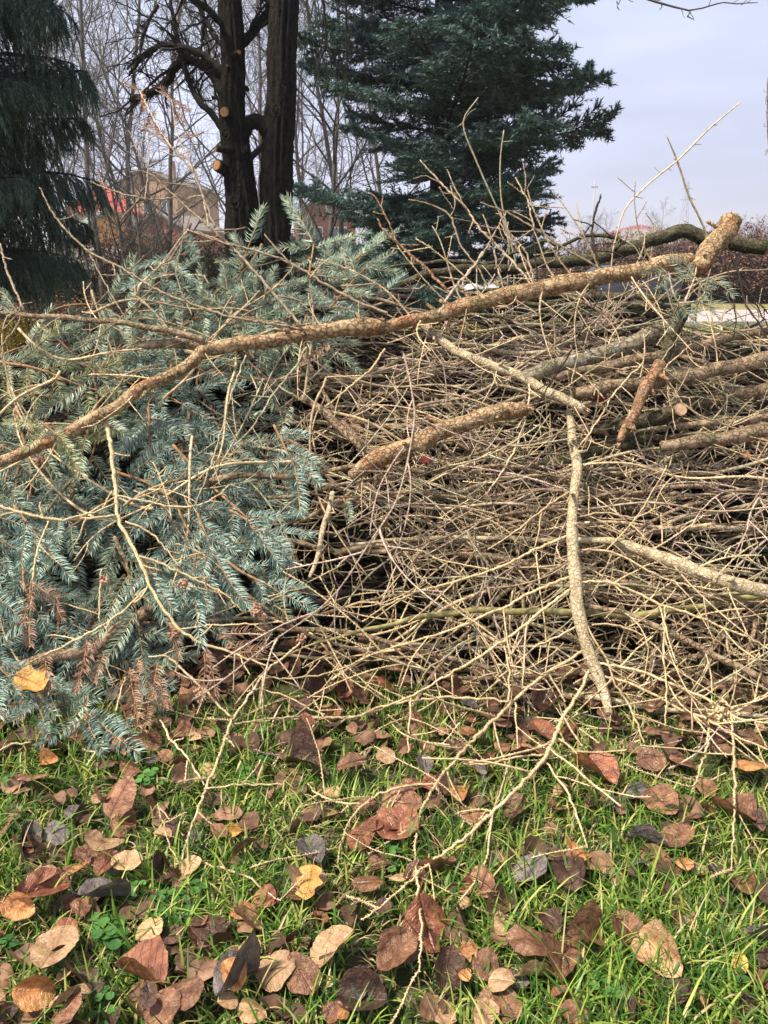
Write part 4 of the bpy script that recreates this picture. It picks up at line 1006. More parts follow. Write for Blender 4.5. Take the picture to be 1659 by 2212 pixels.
# --- other traced dead branches: (label, crop, [(path, widths, depth offset), ...], material)
TRACED = [
 ('pale dead twig hanging from the forked log across the blue needles', 3, [("455,840 478,960 495,1100 508,1250 560,1360 620,1485 665,1590 770,1735 870,1802 960,1828 1150,1898", [34, 34, 32, 30, 30, 28, 26, 24, 22, 18, 10], [.13, .14, .12]),
    ("500,1250 280,1268 150,1250 0,1215 -60,1200", [18, 22, 24, 24, 20], [.14, .15]), ("280,1268 420,1230 500,1195", [12, 14, 10], [.15, .14]), ("505,1165 640,1190 740,1210 840,1210 935,1165 1000,1110", [14, 16, 16, 16, 14, 9], [.15, .15]),
    ("540,1275 640,1318 700,1378 775,1470", [14, 15, 13, 8], [.15, .14]), ("600,1425 720,1467 860,1535 960,1585 1052,1668", [16, 18, 16, 14, 8], [.15, .14]), ("625,1565 540,1655 400,1748 260,1820 130,1880", [14, 18, 18, 16, 9], [.14, .12]),
    ("210,1270 168,1380 138,1520 130,1700", [14, 16, 14, 10], [.14, .13]), ("770,1740 900,1725 1130,1715 1220,1705", [10, 13, 12, 8], [.13, .12]), ("430,1710 430,1560 440,1480", [9, 14, 10], [.14, .14])], twig_pale),
 ('forked stick standing in the grass below the brown dead needles', 5, [("1310,630 1230,710 1150,770 1060,900 1000,985 960,1100 905,1235 870,1330 820,1460 778,1602", [14, 16, 18, 20, 22, 20, 20, 20, 18, 12], [.08, .08, .05, .03]),
    ("640,712 720,712 800,780 900,880 1000,972", [12, 18, 18, 18, 16], [.10, .08]), ("690,985 735,1065 800,1140 880,1265", [12, 15, 15, 12], [.08, .05]), ("880,1282 1000,1265 1220,1262", [12, 14, 9], [.05, .04]),
    ("680,1350 720,1490 770,1600", [9, 12, 10], [.04, .03]), ("680,1348 790,1482", [9, 10], [.04, .03]), ("790,1602 900,1612 1050,1652 1130,1712 1212,1762", [12, 16, 16, 14, 8], [.04, .03]), ("1000,1000 1150,982 1300,970 1500,972 1655,935", [12, 16, 16, 16, 14], [.06, .05])], twig_tan),
 ('long dead twig crossing from the upper left down to the long log', 1, [("170,810 250,950 380,1080 520,1152 660,1240 800,1300 980,1362 1150,1390 1300,1420", [9, 14, 16, 18, 18, 20, 20, 20, 20], [.22, .2, .16]), ("660,1240 560,1330 440,1440 300,1520", [12, 13, 12, 9], [.2, .2]), ("380,1080 440,1200 540,1370", [9, 11, 9], [.2, .2]), ("800,1300 760,1180 790,1020", [9, 10, 7], [.2, .22])], twig_tan),
 ('dead twig slanting from the trunk foot to the right over the needles', 1, [("810,990 950,1042 1100,1080 1250,1132 1400,1222 1540,1300 1670,1350", [10, 14, 16, 18, 20, 22, 22], [.2, .18]), ("1250,1132 1180,1060 1140,1010", [8, 10, 7], [.2, .2])], twig_tan),
 ('knobby dead twig from the house towards the long log', 1, [("560,742 640,745 760,850 900,980 1000,1062 1100,1172 1200,1290 1300,1405", [9, 12, 15, 18, 20, 22, 22, 24], [.2, .18]), ("900,980 870,830 820,700 700,600", [10, 12, 12, 8], [.22, .25]), ("760,850 640,860 480,820 390,780", [9, 11, 10, 7], [.22, .25]), ("1000,1062 880,1010 790,990", [9, 10, 7], [.2, .2])], twig_tan),
 ('dead twig rising at the left border above the thin stem', 1, [("0,1050 25,1150 60,1240 105,1340", [14, 16, 18, 16], [.2, .18]), ("105,1345 40,1450 0,1500", [10, 12, 12], [.2, .2])], twig_tan),
 ('dead twig with dry needles standing up before the bare trees', 1, [("925,980 880,860 830,740 740,640 640,560 570,500", [16, 16, 15, 14, 12, 8], [.25, .3]), ("740,640 690,560 640,470 600,390", [10, 11, 10, 6], [.28, .3]), ("830,740 760,560 740,430", [9, 10, 7], [.28, .3]), ("640,720 590,640 550,560", [7, 8, 6], [.3, .3]), ("640,560 640,700 625,860", [8, 10, 9], [.28, .28])], twig_rosy),
 ('arching yellowish twig between the two logs in the middle', 3, [("1659,532 1600,620 1560,650 1480,720 1400,782", [18, 16, 16, 14, 9], [.13, .12])], twig_pale),
 ('straight dead twig down from the long log over blue needles', 3, [("1060,560 1000,720 950,900 900,1060 840,1210", [14, 14, 13, 12, 8], [.16, .17])], twig_lichen),
 ('dead twig from the long log to the lower left, side by side with another', 3, [("1322,525 1250,640 1170,740 1080,880 1000,955", [18, 17, 15, 13, 8], [.15, .16])], twig_lichen),
 ('pegged branch rising steeply right of the needle tips', 2, [("160,690 250,790 360,900 420,990 480,1050 560,1130 640,1225", [9, 14, 16, 17, 18, 18, 18], [.2, .16]), ("360,900 320,830 275,730", [8, 11, 7], [.2, .2]), ("250,795 190,760 130,770", [7, 9, 6], [.2, .2])], twig_tan),
 ('smooth orange-brown branch slanting to the long log by the needle tip', 2, [("-25,940 0,990 90,1072 180,1152 240,1215 300,1275", [14, 20, 22, 24, 24, 22], [.17, .15]), ("60,1040 -20,870 -60,830", [8, 12, 7], [.2, .2])], bark_orange),
 ('long pegged branch slanting down right before the big spruce', 2, [("420,872 530,915 650,982 800,1080 960,1172", [10, 15, 17, 17, 16], [.2, .16]), ("650,980 620,860 570,765", [10, 12, 8], [.2, .2]), ("650,980 560,1040 500,960", [7, 10, 7], [.2, .2]), ("620,820 652,755", [7, 6], [.22, .22]), ("530,915 420,1110 340,1210", [9, 13, 12], [.2, .18])], twig_tan),
 ('pegged twig curving down in front of the big spruce', 2, [("430,925 470,1040 500,1180 525,1255", [9, 13, 14, 14], [.18, .15])], twig_tan),
 ('arched pegged twig from the spruce foot to the log', 2, [("110,860 200,880 290,932 330,1050 400,1140 450,1230", [9, 13, 14, 14, 14, 12], [.18, .15]), ("290,932 310,880 290,800", [7, 8, 6], [.2, .2])], twig_tan),
 ('dark pegged twig standing against the sky near the thin arch', 2, [("938,838 905,950 905,1040 925,1120 945,1160", [9, 14, 15, 14, 12], [.2, .16]), ("905,975 820,945", [9, 7], [.2, .2]), ("915,920 940,850", [8, 6], [.21, .21]), ("905,1080 1000,1090 1090,1150", [8, 9, 7], [.18, .18])], twig_dark),
 ('short pegged twig left of the long top log', 2, [("505,960 560,1020 620,1100 660,1255", [9, 13, 14, 14], [.18, .14]), ("560,1020 520,1110 480,1160", [8, 10, 7], [.17, .17])], twig_tan),
 ('reddish leaning stick crossing behind the long top log', 2, [("430,1085 380,1160 300,1250 240,1350", [16, 18, 20, 16], [.16, .15])], twig_rosy),
 ('bare twig tangle right of the broken stub', 4, [("1480,90 1530,200 1560,330 1620,420 1659,470", [10, 13, 13, 12, 12], [.2, .18]), ("1500,130 1560,260 1659,380", [8, 10, 9], [.19, .18]), ("1570,310 1659,300", [8, 7], [.2, .2]), ("1470,140 1500,260 1520,400 1510,480", [8, 10, 9, 7], [.18, .18]), ("1450,230 1520,250 1600,330 1659,440", [8, 10, 9, 8], [.17, .17])], twig_dark),
 ('long thin dead twig slanting past the pink sawn end', 4, [("1280,470 1200,600 1250,700 1320,790 1450,850 1600,900", [8, 12, 13, 13, 11, 8], [.17, .16]), ("1210,620 1260,880", [9, 7], [.17, .15])], twig_tan),
 ('thin straight dead twig crossing the middle of the heap upward', 4, [("1120,590 1000,720 920,850 840,960", [9, 13, 13, 9], [.14, .14]), ("1330,510 1180,640 1100,700", [8, 11, 9], [.18, .16])], twig_tan),
 ('dark dead twig dropping from the long log to the snapped branch', 4, [("950,270 870,420 800,560 720,680 650,800", [9, 12, 12, 11, 7], [.15, .15]), ("650,60 660,160 668,270", [10, 14, 14], [.18, .15])], twig_dark),
 ('curved dead twig falling from the frayed end', 4, [("615,800 600,880 560,980 500,1080 440,1160", [16, 15, 14, 12, 8], [.10, .09]), ("560,880 470,970 380,1020 280,1065 150,1130 60,1180", [10, 14, 15, 15, 13, 8], [.08, .08])], twig_tan),
 ('lichen-covered yellow-green twig in the lower middle of the heap', 6, [("420,610 330,660 260,720 200,760 150,830", [9, 15, 15, 13, 8], [.08, .07]), ("200,770 110,750 30,720", [9, 11, 7], [.07, .07]), ("120,760 125,850", [9, 7], [.07, .06])], twig_lichen),
 ('pale twig pair rising from the grass at the lower left', 5, [("375,1180 420,1110 470,1040", [9, 11, 8], [.06, .06]), ("0,1115 60,1090 135,1080", [12, 14, 10], [.08, .08]), ("500,945 520,860 540,800", [10, 14, 12], [.08, .06])], twig_tan),
 ('dark needle-shedding stick sloping in the grass left of the dark red leaf', 5, [("1340,980 1280,1050 1220,1120 1170,1180", [10, 16, 16, 10], [.03, .02]), ("1370,990 1300,1080 1225,1190", [8, 10, 7], [.04, .03])], twig_rosy),
 ('thin long twig arching through the lower heap towards the grass', 5, [("1335,525 1400,620 1450,722 1500,802 1600,862 1659,900", [10, 14, 14, 13, 11, 8], [.08, .07]), ("1130,802 1300,802 1450,770 1560,720 1600,650", [10, 13, 13, 11, 7], [.08, .07]), ("1130,850 1250,890 1340,940 1400,960", [9, 12, 11, 8], [.07, .06]), ("1335,880 1420,890 1480,945", [8, 10, 8], [.06, .06])], twig_pale),
]
for i, (lab, c, rows, m) in enumerate(TRACED):
    base = wpts(c, rows[0][0], rows[0][2])[0]
    t = thing('dead_branch', claim(lab), 'branch', tuple(base), 'bare dead branches of the heap')
    for k, (s, W, off) in enumerate(rows):
        limb(t, base, c, s, W, off, twig_weather_backlit if (c in (1, 2) and m is twig_tan) else m, 900 + i * 13 + k, name='stem' if k == 0 else 'twig', sub=.08, twigs=None if k else max(2, len(s) // 14))  # tan twigs above the crest get backlit shade as a darker colour
# thin bare shoots against the sky (no pegs), rooted behind the heap
SKY = [('tall thin bare shoot rising to the upper right against the sky', [("990,1080 1010,1000 1050,890 1170,770 1270,690 1400,560 1540,440", [6, 7, 8, 8, 9, 8, 5]), ("1170,735 1140,705", [4, 3]), ("1100,855 1135,862", [4, 3]), ("1400,560 1405,535", [4, 3]), ("1350,612 1385,612", [4, 3]), ("1300,660 1300,640", [4, 3]), ("1420,548 1440,545", [4, 3]), ("1225,735 1245,745", [4, 3]), ("1480,500 1478,485", [3, 2])], 3.0),
       ('thin bare shoot crossing the tall one against the sky', [("1220,580 1270,700 1320,850 1360,930 1395,1010", [5, 8, 9, 9, 9]), ("1320,850 1345,860", [4, 3]), ("1270,700 1255,690", [4, 3])], 3.0),
       ('pale thin bare shoot in front of the big spruce', [("410,420 345,530 400,690 470,850 520,960 545,1060", [5, 7, 8, 8, 8, 8]), ("345,530 370,490 400,470", [4, 4, 3]), ("345,535 320,555", [4, 3])], 4.2),
       ('second thin bare shoot in front of the big spruce', [("520,560 505,700 510,860 540,1000 570,1120", [5, 7, 7, 8, 8]), ("500,605 545,600", [4, 3])], 4.4),
       ('small hooked bare shoot near the sky shoots', [("1130,915 1160,960 1165,1010", [5, 6, 6]), ("1170,940 1230,1010", [4, 5])], 3.6)]
for lab, rows, Y in SKY:
    base = wpts(2, rows[0][0], ('Y', Y))[-1]
    t = thing('bare_shoot', claim(lab), 'shoot', tuple(base), 'thin bare shoots behind the heap')
    mb = MB()
    for k, (s, W) in enumerate(rows):
        K = wpts(2, s, ('Y', Y)); P = spline(K, 24) ; Rr = widths(W, .5013, P)
        if k == 0:
            if P[0][2] < P[-1][2]: P, Rr = P[::-1], Rr[::-1]
            main = P.copy()
            P = np.concatenate([P, [np.array([P[-1][0], P[-1][1] + .05, .0])]]); Rr = np.append(Rr, Rr[-1])
        else:
            q = main[np.argmin(np.linalg.norm(main - P[0], axis=1))]
            P = P + (q - P[0])
        mb2 = MB(); mb2.add(*tubes((P - base)[None], Rr[None], 6, .1))
        link('stem' if k == 0 else 'thorn', mb2.get('stem', [twig_tan if Y < 4 else twig_lichen]), t)

# ------------------------------------------------------------------ heap of dead spruce branches at right (each branch: stem + twigs)
RIGHT = [(650, 770), (760, 700), (850, 650), (1000, 650), (1250, 690), (1450, 690), (1659, 640), (1800, 640), (1800, 1650), (1659, 1600), (1500, 1560), (1300, 1520), (1100, 1480), (900, 1440), (700, 1420), (640, 1350), (690, 1200), (700, 1060), (680, 900)]
LEFT = [(-150, 780), (0, 760), (60, 700), (170, 640), (260, 570), (420, 530), (520, 505), (600, 505), (820, 520), (850, 570), (800, 700), (740, 770), (660, 850), (690, 960), (690, 1070), (630, 1110), (680, 1180), (660, 1290), (580, 1340), (430, 1390), (340, 1460), (360, 1530), (260, 1600), (100, 1625), (0, 1590), (-150, 1560)]
def dead_branch(a, b, ang, L, r0, c, ntw, mat, bmat, seed, poly=RIGHT, lens=(.16, .42), marks=PILE_MARKS, mid='bare dead'):
    rd = random.Random(seed); g = np.random.default_rng(seed)
    n = max(12, int(L / .02))
    h = ang; k = rd.gauss(0, .55) / n
    A, B, C = [a], [b], [c]
    dc = rd.gauss(0, .10)
    for i in range(1, n):
        h += k + rd.gauss(0, .012)
        A.append(A[-1] + math.cos(h) * L / n); B.append(B[-1] + math.sin(h) * L / n); C.append(c + dc * i / n * L + .02 * math.sin(i * .35 + seed))
    P = np.array([sp(x, y, z) for x, y, z in zip(A, B, C)])
    for _ in range(1):
        P[:, 2] = np.maximum(P[:, 2], .015)
    m = proj(P[n // 2])
    if not inpoly(m[0], m[1], poly): return None
    Rr = np.linspace(r0, r0 * .4, n) * (1 + g.normal(0, .04, n))
    base = P[0].copy()
    colour = {'twig_tan': 'tan', 'twig_rosy': 'rosy brown', 'twig_pale': 'pale', 'twig_lichen': 'lichen-grey', 'twig_dark': 'dark', 'twig_weather_backlit': 'grey-brown'}[mat.name]
    size = 'stout' if r0 > .0085 else ('slim' if r0 > .005 else 'thin')
    lab = f"{size} {colour} {mid} branch, {relate(m[0], m[1], marks)}"
    t = thing('dead_spruce_branch', claim(lab), 'branch', tuple(base), 'bare dead branches of the heap')
    link('stem', stem_mesh(P - base, Rr, bmat, 8, .07, True, seed), t)
    nn = SN + np.array([rd.gauss(0, .25) for _ in range(3)])
    side_twigs(t, base, P, Rr, ntw, mat, lens, .08, .97, (18, 42), norm(nn), rd, .5, .03)
    return t
rd = random.Random(21)
cnt = 0; tries = 0
while cnt < 138 and tries < 2000:
    tries += 1
    a = rd.uniform(-.7, 1.7); b = rd.uniform(-.02, 1.28)
    if b < .4 and rd.random() < .35: continue
    # stems lie mostly level, fanning a little
    side = rd.random()
    ang = (math.pi + rd.gauss(.12, .17)) if side < .62 else rd.gauss(-.12, .18)
    if rd.random() < .08: ang = rd.uniform(-2.4, -.7)
    L = rd.uniform(.6, 1.3)
    if a > .3 and b > 1.12 and rd.random() < .75: continue
    layer = rd.random()
    c = -.17 * layer ** .8 + .03
    if b < .28: c = max(c, -.14)
    if a > .25 and b > .75: c -= .055
    r0 = rd.choice([.003, .004, .0045, .005, .006, .008, .010])
    mt = rd.choice([twig_tan, twig_tan, twig_rosy, twig_rosy, twig_weather_backlit, twig_weather_backlit, twig_lichen] if b > .35 else [twig_tan, twig_tan, twig_pale, twig_pale, twig_lichen])
    bm = mt if r0 < .0055 else rd.choice([bark_brown, bark_brown, bark_pale])
    if dead_branch(a, b, ang, L, r0, c, rd.randint(8, 12), mt, bm, 1000 + tries): cnt += 1
# dead branches that lie over the blue needles
cnt = 0
while cnt < 18 and tries < 4000:
    tries += 1
    a = rd.uniform(-1.2, -.0); b = rd.uniform(.35, 1.5)
    if dead_branch(a, b, rd.uniform(0, 6.28), rd.uniform(.3, .7), .004, rd.uniform(.03, .09), rd.randint(3, 6), rd.choice([twig_tan, twig_tan, twig_lichen]), twig_tan, 3000 + tries, LEFT, (.08, .22), LIVE_MARKS): cnt += 1
# sprigs over the crest at right, before the spruce
for i in range(15):
    X = rd.uniform(830, 1640); Y = rd.uniform(590, 700)
    p = surf(X, Y, rd.uniform(-.25, .1)); v = p - np.array([0, 1.6, 0])
    dead_branch(v[0], v @ SB, rd.choice([rd.uniform(.5, 2.6), rd.uniform(-.6, .6), rd.uniform(2.6, 3.7)]), rd.uniform(.2, .45), .0035, v @ SN, rd.randint(2, 5), rd.choice([twig_weather_backlit, twig_dark, twig_lichen]), twig_weather_backlit, 5000 + i,
                [(700, 500), (1700, 500), (1700, 720), (700, 720)], (.06, .16))

# the packed inside of the heap: nobody could count it
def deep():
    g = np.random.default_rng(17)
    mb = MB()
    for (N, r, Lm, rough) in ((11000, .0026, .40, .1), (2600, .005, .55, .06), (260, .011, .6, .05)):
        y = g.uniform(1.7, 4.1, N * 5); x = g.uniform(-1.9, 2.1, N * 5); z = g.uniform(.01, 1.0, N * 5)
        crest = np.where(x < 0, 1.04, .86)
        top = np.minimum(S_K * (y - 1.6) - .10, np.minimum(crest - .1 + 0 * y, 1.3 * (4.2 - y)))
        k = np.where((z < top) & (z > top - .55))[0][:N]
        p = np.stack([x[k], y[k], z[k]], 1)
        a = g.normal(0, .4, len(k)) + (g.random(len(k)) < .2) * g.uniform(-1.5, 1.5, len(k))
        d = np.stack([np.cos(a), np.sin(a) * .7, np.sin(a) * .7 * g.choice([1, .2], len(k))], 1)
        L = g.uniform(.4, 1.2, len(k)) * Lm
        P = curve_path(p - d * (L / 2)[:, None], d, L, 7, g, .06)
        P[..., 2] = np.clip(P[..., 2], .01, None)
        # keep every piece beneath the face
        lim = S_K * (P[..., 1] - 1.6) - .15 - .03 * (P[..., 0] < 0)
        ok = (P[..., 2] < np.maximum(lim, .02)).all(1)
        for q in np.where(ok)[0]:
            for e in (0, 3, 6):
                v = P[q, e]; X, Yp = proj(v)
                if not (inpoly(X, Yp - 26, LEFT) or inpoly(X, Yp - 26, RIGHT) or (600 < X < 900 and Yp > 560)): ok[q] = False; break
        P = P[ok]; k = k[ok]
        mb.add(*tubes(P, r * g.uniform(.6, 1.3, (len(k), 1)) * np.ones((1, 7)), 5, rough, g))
    tag(link('packed_twigs', mb.get('packed_twigs', [twig_dark])), 'packed twigs deep inside the heap, shade painted into their colour', 'twigs', None, 'stuff')  # near-black colour stands in for shade in the gaps
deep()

# ------------------------------------------------------------------ blue spruce shoots
def shoot_proto(L, seed, nl=.030, spacing=.00145):
    g = np.random.default_rng(seed)
    n = 12
    P = curve_path(np.zeros((1, 3)), np.array([[1.0, 0, 0.0]]), np.array([L]), n, g, .02, bend=np.array([0, g.normal(0, .015), g.normal(-.01, .01)]))
    Rr = np.linspace(.0017, .0011, n)[None]
    st = MB(); st.add(*tubes(P, Rr, 6, .08, g)); st.add(*pegs(P, Rr, .003, .0012, g, .0008))
    # bud cluster at the tip
    tipv = P[0, -1]
    for q in range(3):
        d = norm(np.array([1, g.normal(0, .5), g.normal(0, .5)]))
        st.add(*tubes(np.array([[tipv, tipv + d * .003, tipv + d * .006]]), np.array([[.0018, .002, .0004]]), 5))
    c = int(L / spacing)
    f = np.clip((np.arange(c) + g.random(c)) / c * 1.0 + .02, 0, 1)[None]
    T, N, B = frames(P)
    pos = lerp_along(P, f)[0]; t = norm(lerp_along(T, f)[0])
    Zs = np.array([0, 0, 1.0]); Ys = norm(np.cross(Zs, t)); Zs = np.cross(t, Ys)
    a = g.uniform(-np.pi, np.pi, c)
    # denser to the sides and the top than below
    lat = g.random(c) < .66
    a = np.where(lat, g.choice([0, np.pi], c) + g.normal(.0, .26, c), np.abs(a))
    rad = np.cos(a)[:, None] * Ys + np.sin(a)[:, None] * Zs * .75
    fl = f[0]
    ang = (1.15 - .5 * fl ** 3 + g.normal(0, .10, c))[:, None]
    d0 = norm(t * np.cos(ang) + rad * np.sin(ang))
    ln = (nl * (1 - .25 * fl ** 4) * (.65 + .35 * np.minimum(fl * 8, 1)) * g.uniform(.8, 1.12, c))[:, None]
    p1 = pos + d0 * ln * .5
    d1 = norm(d0 + t * .42 + g.normal(0, .05, (c, 3)))
    p2 = p1 + d1 * ln * .5
    s = norm(np.cross(d0, t)); u = np.cross(d0, s)
    w = .00095
    ring = lambda p, k: [p + s * w * k, p - s * w * k * .5 + u * w * k * .87, p - s * w * k * .5 - u * w * k * .87]
    V = np.stack(ring(pos, .8) + ring(p1, 1.15) + [p2], 1)
    i = (np.arange(c) * 7)[:, None]
    Q = np.concatenate([i + np.array([[0, 1, 4, 3]]), i + np.array([[1, 2, 5, 4]]), i + np.array([[2, 0, 3, 5]])])
    Tt = np.concatenate([i + np.array([[3, 4, 6]]), i + np.array([[4, 5, 6]]), i + np.array([[5, 3, 6]])])
    return st.get('shoot', [shoot_bark]), mesh('needles', V.reshape(-1, 3), Tt, Q, [needle_blue], False)
SH = [(L, shoot_proto(L, 500 + i)) for i, L in enumerate([.09, .10, .11, .12, .13, .14, .15, .16, .18, .20, .14, .12])]
SPARSE = [(L, shoot_proto(L, 600 + i, .028, .0026)) for i, L in enumerate([.07, .09, .11, .13])]
def put_shoot(root, base, p, d, nrm, L, nm, bank=None):
    bank = bank or SH
    l0, (sm, nme) = min(random.sample(bank, min(4, len(bank))), key=lambda q: abs(q[0] - L))
    o = link('shoot', sm, root, M=orient(np.asarray(p) - base, d, nrm, min(max(L / l0, .7), 1.5)))
    q = link('needles', nme, o); setmat(q, nm)
    return o
def nmat(X, Y, rdm):
    if Y < 800 and X < 900: return rdm.choice([needle_green, needle_green, needle_blue])
    if X < 200 and 740 < Y < 1060: return rdm.choice([needle_yellow, needle_green, needle_blue])
    return rdm.choice([needle_blue, needle_blue, needle_blue, needle_green])
def live_branch(a, b, ang, L, c, n, seed, poly=LEFT):
    rd = random.Random(seed); g = np.random.default_rng(seed)
    m = 14; h = ang; k = rd.gauss(0, .4) / m
    A, B = [a], [b]
    for i in range(1, m):
        h += k; A.append(A[-1] + math.cos(h) * L / m); B.append(B[-1] + math.sin(h) * L / m)
    P = np.array([sp(x, y, c + .015 * math.sin(i * .5 + seed)) for i, (x, y) in enumerate(zip(A, B))])
    P[:, 2] = np.maximum(P[:, 2], .03)
    if not inpoly(*proj(P[-1]), poly) or not inpoly(*proj(P[m // 2]), poly): return None
    base = P[0].copy(); X, Y = proj(P[m // 2])
    nm = nmat(X, Y, rd)
    col = {'needle_blue': 'blue', 'needle_green': 'grey-green', 'needle_yellow': 'yellowish'}[nm.name]
    dn = 'drooping' if math.sin(ang) < -.5 else ('upturned' if math.sin(ang) > .5 else 'level')
    t = thing('blue_spruce_branch', claim(f"{dn} spruce branch with {col} needles, {relate(X, Y, LIVE_MARKS)}"), 'branch', tuple(base), 'needled spruce branches of the heap')
    link('stem', stem_mesh(P - base, np.linspace(.0048, .0022, m), shoot_bark if rd.random() < .6 else bark_brown, 7, .06, False, seed), t)
    nn = norm(SN + np.array([rd.gauss(0, .2) for _ in range(3)]))
    put_shoot(t, base, P[-1], P[-1] - P[-2], nn, rd.uniform(.10, .15), nm)
    for i in range(n):
        f = .02 + .95 * (i + rd.random() * .6) / n
        kk = min(int(f * (m - 1)), m - 2)
        p = P[kk] + (P[kk + 1] - P[kk]) * (f * (m - 1) - kk); tt = norm(P[kk + 1] - P[kk])
        s = norm(np.cross(nn, tt)) * (1 if i % 2 else -1)
        an = R(rd.uniform(32, 58))
        d = tt * math.cos(an) + s * math.sin(an) + nn * rd.gauss(.02, .18)
        q = p + norm(d) * .12
        if q[2] < .03: continue
        if not inpoly(*proj(q), poly): continue
        put_shoot(t, base, p, d, nn + np.array([rd.gauss(0, .15) for _ in range(3)]), rd.uniform(.11, .19) * (1.1 - .3 * f), nm)
    return t
rd = random.Random(4)
cnt = 0; tries = 0
while cnt < 100 and tries < 6000:
    tries += 1
    a = rd.uniform(-1.35, .15); b = rd.uniform(.05, 1.62)
    if b < 1.0: ang = rd.gauss(-1.25, .42)
    else: ang = rd.choice([rd.uniform(-.6, 1.2), rd.uniform(.5, 2.4), rd.gauss(-1.2, .6)])
    c = .05 - .17 * rd.random() ** .8
    if live_branch(a, b, ang, rd.uniform(.18, .42), c, rd.randint(5, 8), 7000 + tries): cnt += 1
# traced needle sprays: stem path plus the shoots on it (start -> end, in crop pixels)
SPRAYS = [
 ('upright needle tip standing before the right trunk', 1, "1330,1190 1345,1100 1352,1050", [(1352, 1050, 1235, 835), (1345, 1060, 1180, 1060), (1355, 1065, 1590, 1000), (1340, 1110, 1250, 1160), (1340, 1150, 1420, 1120)], needle_green, .16),
 ('short needle tip standing before the left trunk', 1, "1040,1160 1060,1090 1080,1040", [(1075, 1050, 1125, 885), (1060, 1090, 1000, 1010), (1065, 1090, 1170, 1080), (1050, 1130, 960, 1120)], needle_green, .15),
 ('needle spray at the right end of the blue heap, tips towards the spruce', 1, "1420,1330 1480,1260 1530,1200 1580,1150", [(1535, 1195, 1500, 1045), (1575, 1160, 1690, 1080), (1520, 1210, 1420, 1130), (1480, 1260, 1600, 1260), (1450, 1300, 1340, 1240), (1440, 1310, 1590, 1370)], needle_green, .13),
 ('blue spray with an orange stem and yellow tip at the right of the needles', 5, "980,300 1040,345 1150,400 1210,440", [(1200, 435, 1350, 500), (1150, 400, 1290, 400), (1040, 345, 1140, 310), (1100, 380, 1140, 470)], needle_blue, .14),
 ('blue spray hanging straight down in the middle of the needles', 5, "845,260 838,330 836,400", [(836, 390, 858, 660), (838, 330, 760, 480), (842, 300, 930, 420), (840, 350, 900, 500)], needle_blue, .12),
 ('blue spray with a long straight shoot pointing to the dead needles', 5, "850,90 890,190 930,280", [(925, 270, 1045, 540), (890, 190, 1010, 250), (870, 150, 790, 260), (905, 230, 880, 370)], needle_blue, .13),
 ('blue spray fanning to the hollow below the frayed log', 5, "990,80 1060,120 1120,165", [(1115, 160, 1250, 240), (1120, 165, 1350, 185), (1060, 120, 1200, 290), (1110, 160, 1060, 290), (1050, 110, 1180, 110)], needle_blue, .13),
 ('blue spray pointing down right beside the pale hanging twig', 5, "610,280 640,330 670,380", [(665, 370, 740, 500), (640, 330, 540, 440), (650, 350, 690, 540)], needle_blue, .11),
 ('blue spray at the left border pointing down right', 5, "60,60 130,150 180,220", [(175, 210, 290, 370), (130, 150, 250, 190), (110, 130, 90, 300), (150, 190, 150, 340)], needle_blue, .11),
 ('lowest blue spray with two tips touching the grass', 5, "370,880 375,940 380,980", [(375, 960, 520, 1010), (378, 980, 395, 1100), (372, 930, 300, 850), (430, 990, 540, 1120), (340, 990, 170, 1070)], needle_blue, .08),
 ('blue spray below the yellow leaf', 5, "150,880 170,930 190,990", [(185, 975, 195, 1010), (160, 900, 60, 980), (150, 880, 230, 960), (150, 860, 250, 810)], needle_blue, .09),
 ('blue spray at the left border under the log', 5, "-30,740 0,760 40,800", [(30, 790, 80, 860), (0, 760, 100, 740), (0, 800, -10, 960), (20, 980, 120, 920)], needle_blue, .07),
 ('grey-green spray at the left border above the thin stem', 3, "90,400 60,360 40,330", [(60, 365, 10, 270), (80, 385, -20, 330)], needle_green, .2),
 ('pale needle spray sagging from the lower end of the long log', 3, "180,850 230,890 270,940", [(265, 930, 340, 1060), (200, 870, 120, 950), (190, 860, 60, 840), (230, 890, 310, 960)], needle_yellow, .2),
 ('blue spray pointing right above the hollow', 3, "1180,860 1230,960 1270,1040", [(1270, 1040, 1300, 1230), (1230, 960, 1370, 1010), (1200, 900, 1330, 890), (1250, 1000, 1380, 1100), (1220, 950, 1160, 1060)], needle_blue, .12),
 ('small blue sprig beside the short peeled stick', 5, "1480,30 1495,60 1500,80", [(1490, 40, 1520, 120)], needle_green, .06),
]
for i, (lab, c, s, sh, nm, off) in enumerate(SPRAYS):
    P = spline(wpts(c, s, off), 12); base = P[0].copy()
    t = thing('blue_spruce_branch', claim(lab), 'branch', tuple(base), 'needled spruce branches of the heap')
    link('stem', stem_mesh(P - base, np.linspace(.0035, .002, 12), shoot_bark, 7, .06, False, i), t)
    for (x0, y0, x1, y1) in sh:
        a, b = wpts(c, [(x0, y0), (x1, y1)], [off, off + .02])
        put_shoot(t, base, a, b - a, SN, np.linalg.norm(b - a), nm)
BRN = [(L, shoot_proto(L, 650 + i, .024, .0017)) for i, L in enumerate([.07, .09, .11, .13])]
